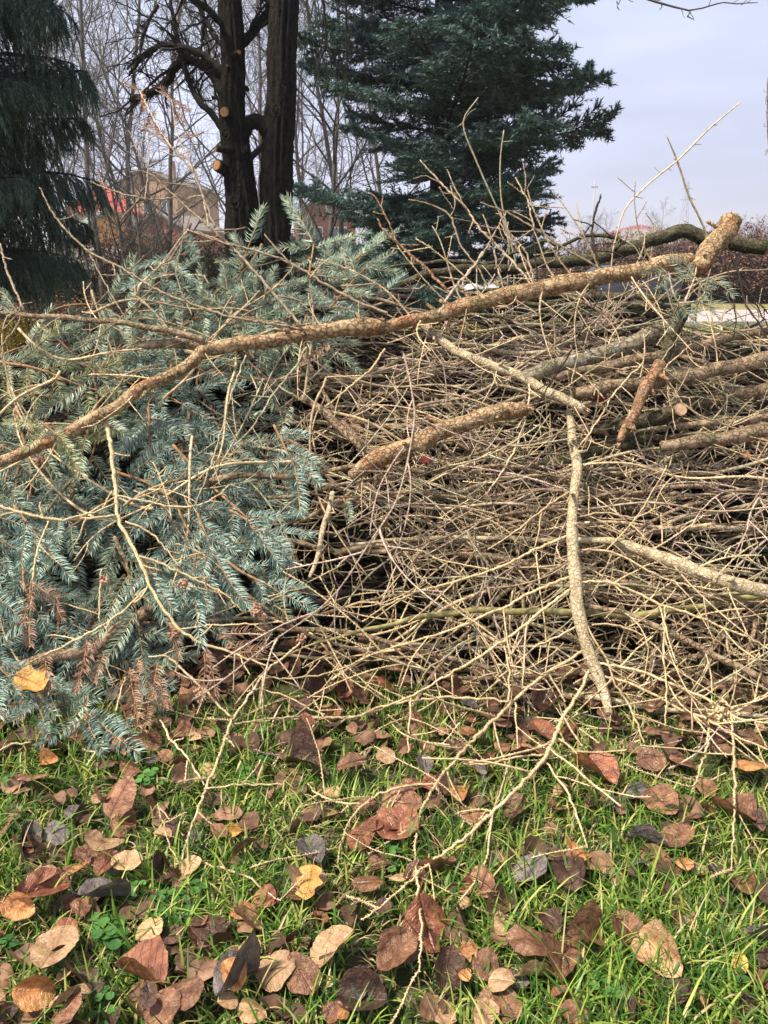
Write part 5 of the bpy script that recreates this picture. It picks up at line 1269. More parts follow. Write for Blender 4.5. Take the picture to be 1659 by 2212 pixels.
# brown dead-needled sprays
BROWN = [('brown dead-needled spray hanging straight down beside the stick', 5, [(880, 670, 905, 870), (890, 700, 960, 860)], .12), ('dense brown needle fan at the right of the dead needles', 5, [(930, 640, 1130, 560), (960, 680, 1140, 640), (1000, 690, 1130, 700), (1110, 500, 1120, 640)], .10),
         ('brown needle spray hanging at the far left', 5, [(135, 380, 128, 560), (128, 540, 122, 670)], .14), ('curved brown needle sprig left of the pale twig', 5, [(150, 400, 240, 470), (240, 470, 262, 560)], .14),
         ('brown needle spray touching the grass below the log', 5, [(680, 740, 650, 880), (650, 860, 620, 1030), (690, 800, 700, 930)], .10), ('brown needle sprig left of the lowest log', 5, [(375, 640, 362, 850), (200, 700, 180, 860)], .12),
         ('brown needle fan hanging below the pale twig near the grass', 5, [(600, 720, 560, 960), (560, 760, 590, 1010), (720, 560, 800, 700)], .11), ('brown needle comb right of the dark log', 5, [(420, 620, 330, 780), (450, 700, 400, 820)], .11), ('brown needle sprig on the needles below the top log', 3, [(1420, 510, 1320, 600), (1500, 830, 1540, 890)], .12), ('dry brown needle tuft standing against the bare trees', 1, [(600, 390, 560, 370), (610, 400, 600, 470), (740, 430, 700, 380), (740, 430, 800, 480), (660, 480, 640, 560), (745, 450, 790, 540), (720, 600, 660, 520), (780, 580, 840, 590)], .28)]
for i, (lab, c, sh, off) in enumerate(BROWN):
    q = wpts(c, [(sh[0][0], sh[0][1])], off)[0]
    t = thing('brown_needled_twig', claim(lab), 'twig', tuple(q), 'twigs with dead brown needles')
    for (x0, y0, x1, y1) in sh:
        a, b = wpts(c, [(x0, y0), (x1, y1)], [off, off + .01])
        put_shoot(t, q, a, b - a, SN, max(.06, np.linalg.norm(b - a)), needle_brown, BRN)
# needle tuft on the crossing of the top log
b0 = surf(1480, 640, .24)
t = thing('blue_spruce_branch', claim('grey-green needle tuft hanging over the leaning branch at the right'), 'branch', tuple(b0), 'needled spruce branches of the heap')
tuft_nodes = [((1275, 335), [(1215, 260), (1330, 390), (1230, 420)]), ((1340, 230), [(1260, 230), (1400, 260), (1300, 150), (1250, 130)]), ((1360, 320), [(1460, 330), (1330, 400), (1420, 270), (1440, 390)]), ((1230, 200), [(1120, 200), (1180, 260)]), ((1420, 230), [(1500, 300), (1390, 330)])]
for (x0, y0), ends in tuft_nodes:
    for (x1, y1) in ends:
        a, b = wpts(4, [(x0, y0), (x1, y1)], [.24, .27])
        put_shoot(t, b0, a, b - a, SN + np.array([random.gauss(0, .4) for _ in range(3)]), np.linalg.norm(b - a), needle_green, SPARSE)
for s in ("1275,335 1250,290 1230,200", "1275,335 1360,320 1420,230", "1300,330 1340,230 1350,180"):
    P = spline(wpts(4, s, .24), 10)
    link('stem', stem_mesh(P - b0, np.linspace(.003, .0018, 10), twig_rosy, 6, .06, False, 3), t)
# leaves caught in the heap
lf = [(70, 1480, .085, 'ochre', 'ginkgo-like ochre leaf lying on the blue needles at the left border', .12), (1295, 865, .04, 'red', 'red curled leaf caught under the orange peeled branch', .06), (922, 995, .035, 'red', 'small red leaf in the hollow below the frayed log', .05),
      (1610, 985, .028, 'orange', 'small orange leaf caught in twigs near the right border', .05), (600, 620, .03, 'ochre', 'small yellow leaf caught on the upper needles', .1)]
for X, Y, s, col, lab, off in lf:
    p = surf(X, Y, off)
    o = leaf(0, 0, s, col, rot=.1, me=MAPLE_MESH[0] if s > .08 else None, label=lab, where=p)
    o.rotation_euler = (R(40) + random.gauss(0, .15), random.gauss(0, .2), random.uniform(-.4, .4))
    if s > .08: o.scale = (s, s, s * .8)
# bud knots on the traced twigs
mb_pts = [(5, 1235, 'a'), (220, 1240, 'b'), (400, 1365, 'c'), (705, 1140 - 0, 'd'), (380, 1365, 'e')]
for (X, Y, w), lab in zip([(225, 1255, 1), (375, 1370, 1), (85, 995, 1.2), (395, 1260, 1), (555, 1320, 1.2), (650, 1380, .9), (430, 1500, .8)],
        ['pinkish bud knot on a pale twig over blue needles', 'bud knot where the dead needles begin', 'large bud knot below the long log at the left', 'bud knot amid the blue sprays', 'bud knot above the brown needle fan', 'bud knot at the twig crossing over the grass', 'bud knot over the grass edge']):
    g = np.random.default_rng(int(X)); mb = MB()
    for i in range(26):
        d = norm(g.normal(size=3)); q = g.normal(0, .005 * w, 3)
        mb.add(*tubes(np.array([[q, q + d * .005 * w, q + d * .010 * w]]), np.array([[.0025, .0032, .0006]]) * w, 5))
    o = link('spruce_bud_knot', mb.get('spruce_bud_knot', [bud_m]), loc=tuple(surf(X, Y, .16)))
    tag(o, lab, 'bud knot', 'bud knots on the twigs')

# ------------------------------------------------------------------ trees
def conifer_bough(seed, hang=False, big=True):
    """one bough along +X, about 1 m, carried by dense short shoots"""
    g = np.random.default_rng(seed)
    wood = MB(); nd_pos = []; nd_dir = []
    P = curve_path(np.zeros((1, 3)), np.array([[1.0, 0, -.12 if not hang else .15]]), np.array([1.0]), 12, g, .03, bend=np.array([0, 0, .028 if not hang else -.03]))
    Rr = np.linspace(.014, .003, 12)[None]
    wood.add(*tubes(P, Rr, 5))
    P2, R2 = children(P, Rr, 34, 8, g, (.6, 1.0), .42, .3, .12, .5, .06, pull=(0, 0, -1), pullw=.02 if not hang else .22, plane=(0, 0, 1), lend=.72)
    wood.add(*tubes(P2, np.maximum(R2, .002), 3, cap=False))
    if not hang:
        P3, R3 = children(P2, R2, 12, 4, g, (.5, 1.0), .36, .4, .05, .5, .08, pull=(0, 0, -1), pullw=.05, plane=(0, 0, 1), lend=.5)
        P3b, R3b = children(P2, R2, 8, 4, g, (.4, 1.2), .30, .4, .05, .5, .10, pull=(0, 0, 1), pullw=.06)
        segs = [P, P2[:, 2:], P3, P3b]
    else:
        P3, R3 = children(P2, R2, 8, 6, g, (.5, 1.1), .75, .5, .05, .5, .06, pull=(0, 0, -1), pullw=.5, lend=.5)
        segs = [P[:, 3:], P2[:, 1:], P3]
    wood.add(*tubes(P3, np.full(P3.shape[:2], .0015), 3, cap=False))
    out = MB()
    for S in segs:
        L = np.linalg.norm(np.diff(S, axis=1), axis=-1).sum(1)
        c = max(3, int(L.mean() / (.010 if not hang else .012)))
        m = S.shape[0]
        f = (np.arange(c)[None] + g.random((m, c))) / c
        T, N, B = frames(S)
        pos = lerp_along(S, f); t = norm(lerp_along(T, f)); nn = lerp_along(N, f); bb = lerp_along(B, f)
        for rep in range(2):
            a = g.uniform(0, 6.28, (m, c, 1)); rad = np.cos(a) * nn + np.sin(a) * bb
            if not hang: rad = rad + np.array([0, 0, .35])
            d = norm(rad * 1.0 + t * (.8 if not hang else 1.3)); s = norm(np.cross(d, t)) * (.0042 if not hang else .0032)
            ln = g.uniform(.020, .034, (m, c, 1)) if not hang else g.uniform(.022, .045, (m, c, 1))
            V = np.stack([pos - s - d * .003, pos + s - d * .003, pos + d * ln], 2).reshape(-1, 3)
            out.add(V, np.arange(m * c * 3).reshape(-1, 3))
    return wood, out
def trunk_tube(P, Rr, k, g, ridge=.06, fine=.02):
    """a trunk with vertical bark ridges"""
    P = np.asarray(P)[None]; n = P.shape[1]
    T, N, B = frames(P)
    a = np.linspace(0, 2 * np.pi, k, endpoint=False)
    z = np.linspace(0, 1, n)[:, None]
    rr = np.ones((n, k))
    for q in range(9):
        kk = g.integers(5, 19); rr = rr + ridge / 4 * np.sin(kk * a[None] + 3 * np.sin(z * g.uniform(4, 14) + q) + g.random() * 6) * g.uniform(.4, 1)
    rr = rr + fine * g.normal(size=(n, k))
    rad = np.asarray(Rr)[:, None] * rr
    V = P[0][:, None, :] + rad[..., None] * (np.cos(a)[:, None] * N[0][:, None, :] + np.sin(a)[:, None] * B[0][:, None, :])
    i = np.arange(n - 1)[:, None]; j = np.arange(k)[None]
    Q = np.stack([i * k + j, i * k + (j + 1) % k, (i + 1) * k + (j + 1) % k, (i + 1) * k + j], -1).reshape(-1, 4)
    return V.reshape(-1, 3), None, Q
def conifer(name, label, X, Y, H, Rad, zlow, protos, seed, count, barkm, needlem, mid='bough', droop=-.1, tmax=.55, scale_w=1.0, rtrunk=.16, power=.75, vary=.15, low=1.0):
    rd = random.Random(seed)
    t = thing(name, claim(label), 'tree', (X, Y, 0))
    mb = MB()
    n = 30; P = np.stack([np.linspace(0, .05, n), np.zeros(n), np.linspace(0, H, n)], 1)
    mb.add(*trunk_tube(P, np.linspace(rtrunk, .02, n), 24, np.random.default_rng(seed), .06))
    link('trunk', mb.get('trunk', [barkm]), t)
    crown = bpy.data.objects.new('crown', None); COL.objects.link(crown); crown.parent = t
    for i in range(count):
        f = min(1, (i + rd.random() * (9 if name == 'weeping_conifer' else 1)) / count)
        z = zlow + (H - zlow) * tmax * f
        fr = (z - zlow) / (H - zlow)
        r = Rad * (1 - fr) ** power * rd.uniform(.95 - vary, .95 + vary)
        if i % 5 == 0: r *= .62
        a = i * 2.399 + rd.gauss(0, .25)
        r *= low + (1 - low) * min(1, max(0, (z - zlow) / 2.2))
        wm, nm = protos[i % len(protos)]
        M = Matrix.Translation((0, 0, z)) @ Matrix.Rotation(a, 4, 'Z') @ Matrix.Rotation(-(droop + rd.gauss(0, .09)), 4, 'Y') @ Matrix.Rotation(rd.gauss(0, .15), 4, 'X') @ Matrix.Diagonal((r, r * scale_w * rd.uniform(.85, 1.15), r * rd.uniform(.8, 1.1) * (1.45 if name == 'weeping_conifer' else 1), 1))
        o = link('bough', wm, crown, M=M)
        q = link('needles', nm, o); setmat(q, needlem)
    return t
def protos(k, hang, nm, seed0):
    out = []
    for i in range(k):
        w, nn = conifer_bough(seed0 + i, hang)
        out.append((w.get('bough', [bark_limb]), nn.get('needles', [nm], False)))
    return out
PB = protos(5, False, spruce_far, 800)
PH = protos(4, True, conifer_far, 850)
conifer('blue_spruce', 'big dark blue-green spruce with ragged ledges of boughs behind the heap', .80, 12.0, 16.5, 2.12, .35, PB, 61, 100, bark_trunk, spruce_far, droop=.11, tmax=.42, scale_w=1.35, power=.55, vary=.30)
c2 = conifer('blue_spruce', 'small part of a spruce at the far right behind the mossy branch', 17.5, 31, 2.2, 1.5, .1, PB[:2], 64, 24, bark_trunk, spruce_far, droop=.1, tmax=.9, scale_w=1.2, rtrunk=.05)
conifer('weeping_conifer', 'dark weeping conifer with hanging foliage at the left border', -4.0, 7.6, 9.0, 1.72, .75, PH, 62, 100, bark_trunk, conifer_far, droop=.05, tmax=.62, scale_w=1.1, rtrunk=.15, power=.5, low=.74)

# --- dark twin-stemmed tree
def twin():
    g = np.random.default_rng(33)
    Y = 7.0
    t = thing('twin_trunk_tree', claim('dark tree with two ridged trunks and orange pruning cuts'), 'tree', (-1.9, Y, 0))
    base = np.array([-1.9, Y, 0])
    def pts(s, Yv=Y): return wpts(1, s, ('Y', Yv))
    def wid(W, n): return np.interp(np.linspace(0, 1, n), np.linspace(0, 1, len(W)), W) * .5013 / 1659 * 7.1 / 2 * .86
    for s, W in (("985,-900 985,-400 990,0 1000,150 1005,300 1000,450 1012,600 1024,700 1034,800 1045,900 1050,1050 1060,1900", [70, 80, 92, 96, 100, 108, 134, 156, 138, 118, 124, 200]),
                 ("1260,-900 1240,-400 1225,0 1215,200 1212,400 1200,560 1195,700 1190,850 1190,1050 1170,1900", [90, 110, 124, 124, 126, 144, 128, 120, 128, 200])):
        P = spline(pts(s), 150)[::-1] - base; Rr = wid(W, 150)[::-1]
        Rr = Rr * (1 + .03 * g.normal(size=150).cumsum().clip(-2, 2) * .3)
        mb = MB(); mb.add(*trunk_tube(P, Rr, 96, g, .13, .03))
        link('trunk', mb.get('trunk', [bark_trunk]), t)
    limbs = [("965,400 930,350 870,290 780,250 720,278 680,340 600,380 500,412", [52, 46, 42, 42, 40, 38, 30, 22]), ("965,320 940,290 870,238 780,200 700,190 640,230 600,282 555,335", [36, 32, 28, 26, 24, 22, 16, 8]),
             ("965,115 940,95 870,50 760,5 650,-60", [30, 28, 26, 22, 14]), ("1040,190 1080,140 1110,90 1150,30 1180,-60", [44, 38, 36, 32, 28]), ("965,560 880,462 830,380 780,250 748,130 720,0 700,-120", [30, 28, 26, 24, 22, 18, 12]),
             ("960,200 905,130 845,30 800,-60", [22, 20, 16, 10]), ("1040,560 1085,525 1120,530 1160,560", [90, 62, 66, 90]), ("1060,700 1110,650 1170,600", [34, 26, 34]), ("960,425 935,425 908,430", [18, 14, 12]),
             ("680,20 650,90 620,180 610,260 560,330", [16, 14, 12, 9, 6]), ("1060,380 1070,365 1075,350", [14, 9, 4]), ("880,100 850,160 840,230", [16, 14, 9])]
    for i, (s, W) in enumerate(limbs):
        K = pts(s); K[:, 1] += np.linspace(0, g.uniform(-.5, .4) if len(W) > 4 else 0, len(K)) * (0 if i in (6, 7) else 1)
        n = 40; P = spline(K, n) - base; Rr = wid(W, n)
        P[3:] += np.cumsum(g.normal(0, .004, (n - 3, 3)), 0) if i not in (6, 7) else 0
        mb = MB(); mb.add(*tubes(P[None], Rr[None], 12, .06, g))
        lo = link('limb', mb.get('limb', [bark_trunk if W[0] > 40 else bark_limb]), t)
        if len(W) > 3 and i not in (6, 7):
            tm = MB()
            A, RA = children(P[None], Rr[None], 11, 9, g, (.5, 1.2), .55, .5, .15, .45, .16, pull=(0, 0, -1), pullw=.05)
            RA = np.clip(RA, .003, .012)
            tm.add(*tubes(A, RA, 5))
            A2, RB = children(A, RA, 7, 7, g, (.5, 1.2), .5, .5, .1, .6, .16); RB = np.clip(RB, .002, .006)
            tm.add(*tubes(A2, RB, 4))
            A3, RC = children(A2, RB, 4, 5, g, (.5, 1.2), .45, .5, .1, .7, .15); RC = np.clip(RC, .0015, .003)
            tm.add(*tubes(A3, RC, 3, cap=False))
            link('twigs', tm.get('twigs', [bark_limb]), lo)
    # pruning cuts
    for (x, y, r, dx, dy, m, col) in ((985, 500, 20, -.15, 0, .10, cut_orange), (950, 722, 22, -.6, .5, .14, cut_orange), (1046, 250, 8, .8, 0, .05, cut_orange), (996, 306, 5, .0, 0, .05, cut_orange), (950, 655, 11, -1.6, 0, .06, cut_orange)):
        p = at(*px(1, [(x, y)])[0], Y) - base; rr = r * .5013 / 1659 * 7.1 * .88
        d = norm(np.array([dx, -1, dy * .6])); q = p + np.array([0, -.17, 0])
        if r == 22: q = p + np.array([0, -.14, 0])
        mb = MB(); mb.add(*tubes(np.array([[q - d * m * -1.0 * -1 - d * .12, q - d * .02, q]]), np.array([[rr * 1.5, rr * 1.2, rr * 1.12]]), 16, .05, g)); st = link('pruned_stub', mb.get('pruned_stub', [bark_trunk]), t)
        mb = MB(); mb.add(*tubes(np.array([[q - d * .001, q + d * .006]]), np.array([[rr, rr * .96]]), 20)); link('sawn_face', mb.get('sawn_face', [col], False), st)
    for (x, y, r) in ((993, 597, 17), (1070, 657, 12), (1205, 500, 20), (1030, 880, 22)):
        p = at(*px(1, [(x, y)])[0], Y) - base + np.array([0, -.195 if r != 20 else -.215, 0]); rr = r * .5013 / 1659 * 7.1
        a = np.linspace(0, 2 * np.pi, 19); ring = np.stack([np.cos(a) * rr * .8, np.sin(a) * .01, np.sin(a) * rr * 1.1], 1) + p
        mb = MB(); mb.add(*tubes(ring[None], np.full((1, 19), rr * .28), 7, .12, g)); mb.add(*tubes(np.array([[p + [0, .03, 0], p + [0, -.002, 0]]]), np.array([[rr * .8, rr * .7]]), 12))
        link('healed_scar', mb.get('healed_scar', [bark_trunk]), t)
twin()

# --- bare trees in the background
def bare_tree_mesh(seed, H=7, spread=.9):
    g = np.random.default_rng(seed)
    trunk = curve_path(np.zeros((1, 3)), np.array([[g.normal() * .08, g.normal() * .05, 1.0]]), np.array([H]), 22, g, .05, pull=(0, 0, 1), pullw=.04)
    R0 = np.linspace(.052, .009, 22)[None] * (H / 7)
    wood = MB(); wood.add(*tubes(trunk, R0, 9, .05, g))
    tw = MB()
    A, RA = children(trunk, R0, 17, 12, g, (.55, 1.05), .52 * spread, .35, .14, .5, .11, pull=(0, 0, 1), pullw=.05)
    RA = np.clip(RA, .007, .028); wood.add(*tubes(A, RA, 6, .04, g))
    B, RB = children(A, RA, 10, 9, g, (.5, 1.1), .50, .4, .12, .5, .13, pull=(0, 0, 1), pullw=.03)
    RB = np.clip(RB, .003, .010); tw.add(*tubes(B, RB, 4, cap=False))
    C, RC = children(B, RB, 7, 6, g, (.5, 1.1), .48, .4, .1, .6, .14)
    RC = np.clip(RC, .0018, .004); tw.add(*tubes(C, RC, 3, cap=False))
    D, RD = children(C, RC, 4, 4, g, (.5, 1.1), .5, .4, .1, .7, .15)
    RD = np.clip(RD, .0012, .0018); tw.add(*tubes(D, RD, 3, cap=False))
    return wood.get('trunk', [bark_bare]), tw.get('crown', [bark_bare])
BT = [bare_tree_mesh(910 + i) for i in range(4)]
BARE = [  # X px, Y px of foot (ignored), distance, height scale, label
 (120, 17, 1.2, 'bare tree half hidden behind the weeping conifer'), (250, 14, 1.1, 'bare tree between the weeping conifer and the red roof'), (330, 19, 1.35, 'bare tree rising right behind the red roof'), (418, 15, .8, 'crooked grey bare tree just left of the twin trunks'),
 (520, 22, 1.5, 'tall bare tree behind the left trunk'), (600, 17, 1.2, 'bare tree seen between the twin trunks'), (690, 14, 1.05, 'bare tree right of the twin trunks'), (760, 20, 1.4, 'bare tree beside the left edge of the big spruce'), (235, 12.5, .62, 'slender bare sapling before the red roof'), (345, 13, .60, 'slender bare sapling before the tan building'), (290, 14.5, .7, 'slender bare sapling between the red roof and the tan building'), (380, 26, 1.7, 'tallest bare tree far behind the tan building'),
 (200, 24, 1.6, 'tall bare tree above the green roof'), (655, 26, 1.6, 'distant bare tree above the brick house'), (850, 24, 1.5, 'bare tree shining through the big spruce')]
for i, (X, d, s, lab) in enumerate(BARE):
    x = (X / 1659 - .5) * d * 1.02
    t = thing('bare_tree', claim(lab), 'tree', (x, d, 0), 'bare trees behind the heap', rz=i * 1.9)
    t.scale = (s, s, s)
    w, c = BT[i % 4]
    link('trunk', w, t); link('crown', c, t)
for i, X in enumerate([1225, 1262, 1300, 1345, 1395, 1440, 1490, 1540, 1585, 1625, 1655, 1700]):
    d = 62 + (i * 37 % 29); x = (X / 1659 - .5) * d * 1.0; s = .72 + .25 * ((i * 7) % 5) / 4
    t = thing('bare_tree', claim(f"small distant bare tree on the horizon, {['first', 'second', 'third', 'fourth', 'fifth', 'sixth', 'seventh', 'eighth', 'ninth', 'tenth', 'eleventh', 'twelfth'][i]} right of the big spruce"), 'tree', (x, d, 0), 'bare trees on the horizon', rz=i * 2.3)
    t.scale = (s, s, s)
    w, c = BT[(i + 1) % 4]; link('trunk', w, t); link('crown', c, t)

# --- shrubs
def shrub_mesh(seed, leafy=True, N=240):
    g = np.random.default_rng(seed)
    p = np.stack([g.uniform(-.5, .5, N), g.uniform(-.3, .3, N), np.zeros(N)], 1)
    P = curve_path(p, np.stack([g.normal(0, .45, N), g.normal(0, .4, N), np.ones(N)], 1), g.uniform(.6, 1.15, N), 8, g, .12)
    Rr = np.full((N, 8), .006) * np.linspace(1, .4, 8)
    w = MB(); w.add(*tubes(P, Rr, 3, cap=False))
    A, RA = children(P, Rr, 7, 5, g, (.4, 1.1), .4, .4, .15, .6, .15); w.add(*tubes(A, np.clip(RA, .002, .004), 3, cap=False))
    l = MB()
    if leafy:
        pos = lerp_along(A, g.random((A.shape[0], 5))).reshape(-1, 3); M = len(pos)
        d = norm(g.normal(size=(M, 3))); s = norm(np.cross(d, g.normal(size=(M, 3))))
        V = np.stack([pos, pos + d * .02 + s * .011, pos + d * .04, pos + d * .02 - s * .011], 1).reshape(-1, 3)
        l.add(V, Q=np.arange(M * 4).reshape(-1, 4))
    return w, l
hedge_leaf = foliage('hedge_leaves', [(0, (.16, .09, .065)), (.6, (.26, .165, .12)), (1, (.38, .27, .19))], .2, .8)
rust_leaf = foliage('rust_leaves', [(0, (.13, .06, .05)), (.6, (.22, .12, .095)), (1, (.32, .20, .15))], .2, .8)
olive_leaf = foliage('olive_leaves', [(0, (.05, .055, .035)), (.6, (.10, .10, .06)), (1, (.18, .15, .09))], .2, .8)
yellow_leaf = foliage('yellow_leaves', [(0, (.30, .24, .03)), (.6, (.50, .38, .05)), (1, (.62, .50, .12))], .3, .8)
SHR = []
for i in range(3):
    w, l = shrub_mesh(940 + i); SHR.append((w.get('stems', [twig_dark]), l.get('leaves', [hedge_leaf], False)))
def shrub(name, label, Xp, d, h, wdt, mat, rz=0, cat='shrub', group=None, i=0):
    t = thing(name, claim(label), cat, ((Xp / 1659 - .5) * d * 1.02, d, 0), group, rz=rz)
    t.scale = (wdt, wdt, h)
    a, b = SHR[i % 3]; link('stems', a, t); q = link('leaves', b, t); setmat(q, mat)
for i, (X, d, h, w, m, lab) in enumerate([
  (60, 11.5, .62, 1.3, hedge_leaf, 'low rusty hedge plant by the conifer trunk'), (130, 11.5, .60, 1.2, hedge_leaf, 'low rusty hedge plant left of the blue needles'), (5, 11.5, .60, 1.2, hedge_leaf, 'low rusty hedge plant at the left border'), (190, 11.8, .6, 1.2, hedge_leaf, 'low rusty hedge plant touching the needled branches'),
  (110, 15, 1.5, 2.2, olive_leaf, 'dull olive shrub in the shade of the weeping conifer'), (190, 14, .85, 1.6, olive_leaf, 'dark shrub in front of the green-roofed house'), (285, 17, 1.0, 1.5, rust_leaf, 'reddish shrub at the foot of the green-roofed house'), (30, 15, 1.9, 2.4, olive_leaf, 'olive shrub behind the conifer trunk'),
  (335, 18, 2.1, 1.5, rust_leaf, 'tall reddish shrub before the tan building'), (405, 19, 1.7, 2.0, olive_leaf, 'brown-green shrub left of the twin trunks'), (90, 9.0, .55, .5, yellow_leaf, 'small yellow-leaved sapling behind the thin stem'), (455, 16, 1.6, 2.0, olive_leaf, 'dark shrub at the foot of the left trunk'),
  (700, 18, 1.8, 2.4, olive_leaf, 'olive shrub between the right trunk and the spruce'), (760, 20, 1.7, 2.4, rust_leaf, 'rusty shrub beneath the spruce edge'), (860, 9, .42, 1.1, yellow_leaf, 'low yellow-leaved plant behind the needle tips'), (960, 10, .4, 1.1, yellow_leaf, 'low yellow-leaved plant under the big spruce'), (1060, 15, .6, 1.8, yellow_leaf, 'yellowish low shrub under the right spruce boughs')]):
    shrub('shrub', lab, X, d, h, w, m, i * 1.3, group='shrubs behind the heap', i=i)
for i, X in enumerate([1210, 1255, 1300, 1345, 1395, 1440, 1490, 1535, 1580, 1625, 1665]):
    d = 33 + (i * 5 % 7); shrub('shrub', f"{['olive', 'rusty'][i > 5]} roadside bush beyond the road, {['first', 'second', 'third', 'fourth', 'fifth', 'sixth', 'seventh', 'eighth', 'ninth', 'tenth', 'eleventh'][i]} from the spruce", X, d, (2.3 if i > 5 else 1.9) + .4 * (i % 3), 3.4, [hedge_leaf, hedge_leaf, rust_leaf][i % 3] if i < 6 else rust_leaf, i * 2.1, group='bushes beyond the road', i=i)

# ------------------------------------------------------------------ houses
def plaster(name, c): return simple(name, [(.3, tuple(x * .85 for x in c)), (.7, c)], 1.5, .9, .004, 0)
glass_m, *_ = [newmat('window_glass')[0]]
glass_m.node_tree.nodes['Principled BSDF'].inputs['Base Color'].default_value = (.10, .12, .15, 1)
glass_m.node_tree.nodes['Principled BSDF'].inputs['Roughness'].default_value = .12
frame_m = plaster('window_frame', (.7, .7, .7))
def house(name, label, Xp, d, z_eave, z_ridge, w, l, rz, wallm, roofm, win=((-.25, .6), (.25, .6)), hip=0, foot=0, chimney=None):
    """gable towards -Y in its own frame, ridge along Y"""
    x = (Xp / 1659 - .5) * d
    t = thing(name, claim(label), 'house', (x, d, foot), None, rz)
    ze, zr = z_eave - foot, z_ridge - foot
    mb = MB(); hw = w / 2
    mb.add([(-hw, 0, 0), (hw, 0, 0), (hw, 0, ze), (-hw, 0, ze), (0, 0, zr if not hip else ze), (-hw, l, 0), (hw, l, 0), (hw, l, ze), (-hw, l, ze), (0, l, zr if not hip else ze)],
           T=[(3, 2, 4), (7, 8, 9)], Q=[(0, 1, 2, 3), (1, 6, 7, 2), (6, 5, 8, 7), (5, 0, 3, 8)])
    link('wall', mb.get('wall', [wallm], False), t)
    mb = MB(); o = .35; th = .14; k = (zr - ze) / hw
    zo = ze - o * k * .6; ho = hw + o * .6
    y0, y1 = -.45 + hip * 0, l + .45
    r0, r1 = (y0 + hip, y1 - hip) if hip else (y0, y1)
    for dz, fl in ((.03, 0), (.03 + th, 1)):
        pass
    V = []
    for dz in (.03, .03 + th):
        V += [(-ho, y0, zo + dz), (-ho, y1, zo + dz), (0, r0, zr + dz), (0, r1, zr + dz), (ho, y0, zo + dz), (ho, y1, zo + dz)]
    Q = []
    for b, s in ((0, 1), (6, -1)):
        Q += [(b + 0, b + 1, b + 3, b + 2), (b + 2, b + 3, b + 5, b + 4)]
    Q += [(0, 6, 7, 1), (4, 5, 11, 10), (0, 2, 8, 6), (2, 4, 10, 8), (1, 7, 9, 3), (3, 9, 11, 5)]
    T = []
    if hip: T += [(6, 10, 8), (7, 9, 11), (0, 2, 4), (1, 5, 3)]
    mb.add(V, T, Q)
    rf = link('roof', mb.get('roof', [roofm], False), t)
    if chimney:
        mb = MB(); mb.box(chimney[0] - .3, chimney[0] + .3, chimney[1] - .3, chimney[1] + .3, ze, zr + chimney[2]); link('chimney', mb.get('chimney', [wallm], False), rf)
    for (fx, fz) in win:
        cx, cz = fx * w, fz * ze
        mb = MB(); mb.box(cx - .62, cx + .62, -.05, .05, cz - .8, cz + .8); f = link('window', mb.get('window', [frame_m], False), t)
        for sx in (-.3, .3):
            mb = MB(); mb.box(cx + sx - .25, cx + sx + .25, -.07, -.052, cz - .7, cz + .7); link('pane', mb.get('pane', [glass_m], False), f)
    return t
roof_green = simple('roof_green', [(.3, (.16, .23, .19)), (.7, (.24, .33, .28))], 1.2, .7, .01, 0, (1, 6, 1))
roof_red = simple('roof_red', [(.3, (.52, .08, .07)), (.7, (.72, .15, .12))], 1.2, .7, .01, 0, (1, 8, 1))
roof_muted = simple('roof_muted', [(.3, (.20, .075, .08)), (.7, (.28, .12, .125))], 1.2, .8, .01, 0)
roof_grey = simple('roof_grey', [(.3, (.18, .16, .15)), (.7, (.28, .25, .23))], 1.2, .8, .01, 0)
wall_orange = plaster('wall_orange', (.68, .38, .15)); wall_tan = plaster('wall_tan', (.46, .30, .20)); wall_pale = plaster('wall_pale', (.55, .50, .44)); wall_brick = plaster('wall_brick', (.30, .13, .10))
house('gable_house', 'house with a green roof and orange gable seen through bare branches', 274, 60, 3.3, 5.75, 6.4, 9, R(28), wall_orange, roof_green, win=())
mb = MB()
for i in range(6): mb.box(-.9 + i * .42, .1 + i * .42, -.1, .1, 2.95 - i * .22, 3.05 - i * .22)
t = thing('white_stairs', claim('white stair slats below the orange gable'), 'stairs', ((228 / 1659 - .5) * 56, 56, 0))
link('steps', mb.get('steps', [frame_m], False), t)
mb = MB(); mb.box(-1.6, 2.8, .3, .5, 0, 3.0); link('side_wall', mb.get('side_wall', [wall_pale], False), t)
house('hip_house', 'house with a bright red hipped roof behind the green roof', 262, 78, 6.9, 9.6, 6.6, 5, R(90 - 78), wall_pale, roof_red, win=((-.25, .7), (.25, .7)), hip=1.6)
house('tan_building', 'tall tan building right of the red roof, behind twigs', 352, 100, 11.6, 13.4, 8.2, 12, R(-12), wall_tan, roof_grey, win=((-.3, .8), (0.02, .8), (.32, .8), (-.3, .5), (.02, .5), (.32, .5)), chimney=(2.2, 3, 1.2))
house('pink_house', 'pinkish house low between the tan building and the trunks', 372, 70, 4.8, 6.2, 6, 6, R(-20), wall_brick, roof_grey, win=((-.2, .6), (.25, .6)))
house('brick_house', 'brick house piece between the right trunk and the spruce', 712, 58, 5.2, 6.6, 4.2, 6, R(8), wall_brick, roof_grey, win=((-.2, .7), (.2, .7)))
house('long_house', 'low house with a muted red roof on the horizon at the right', 1362, 115, 6.9, 8.0, 7.6, 6, R(10), wall_pale, roof_muted, win=((-.25, .6), (.25, .6)), hip=2)
house('grey_house', 'grey roofed house right of the muted red roof, behind the mossy branch', 1440, 100, 4.6, 6.6, 11, 7, R(60), wall_pale, roof_grey, win=((-.25, .6), (.25, .6)))
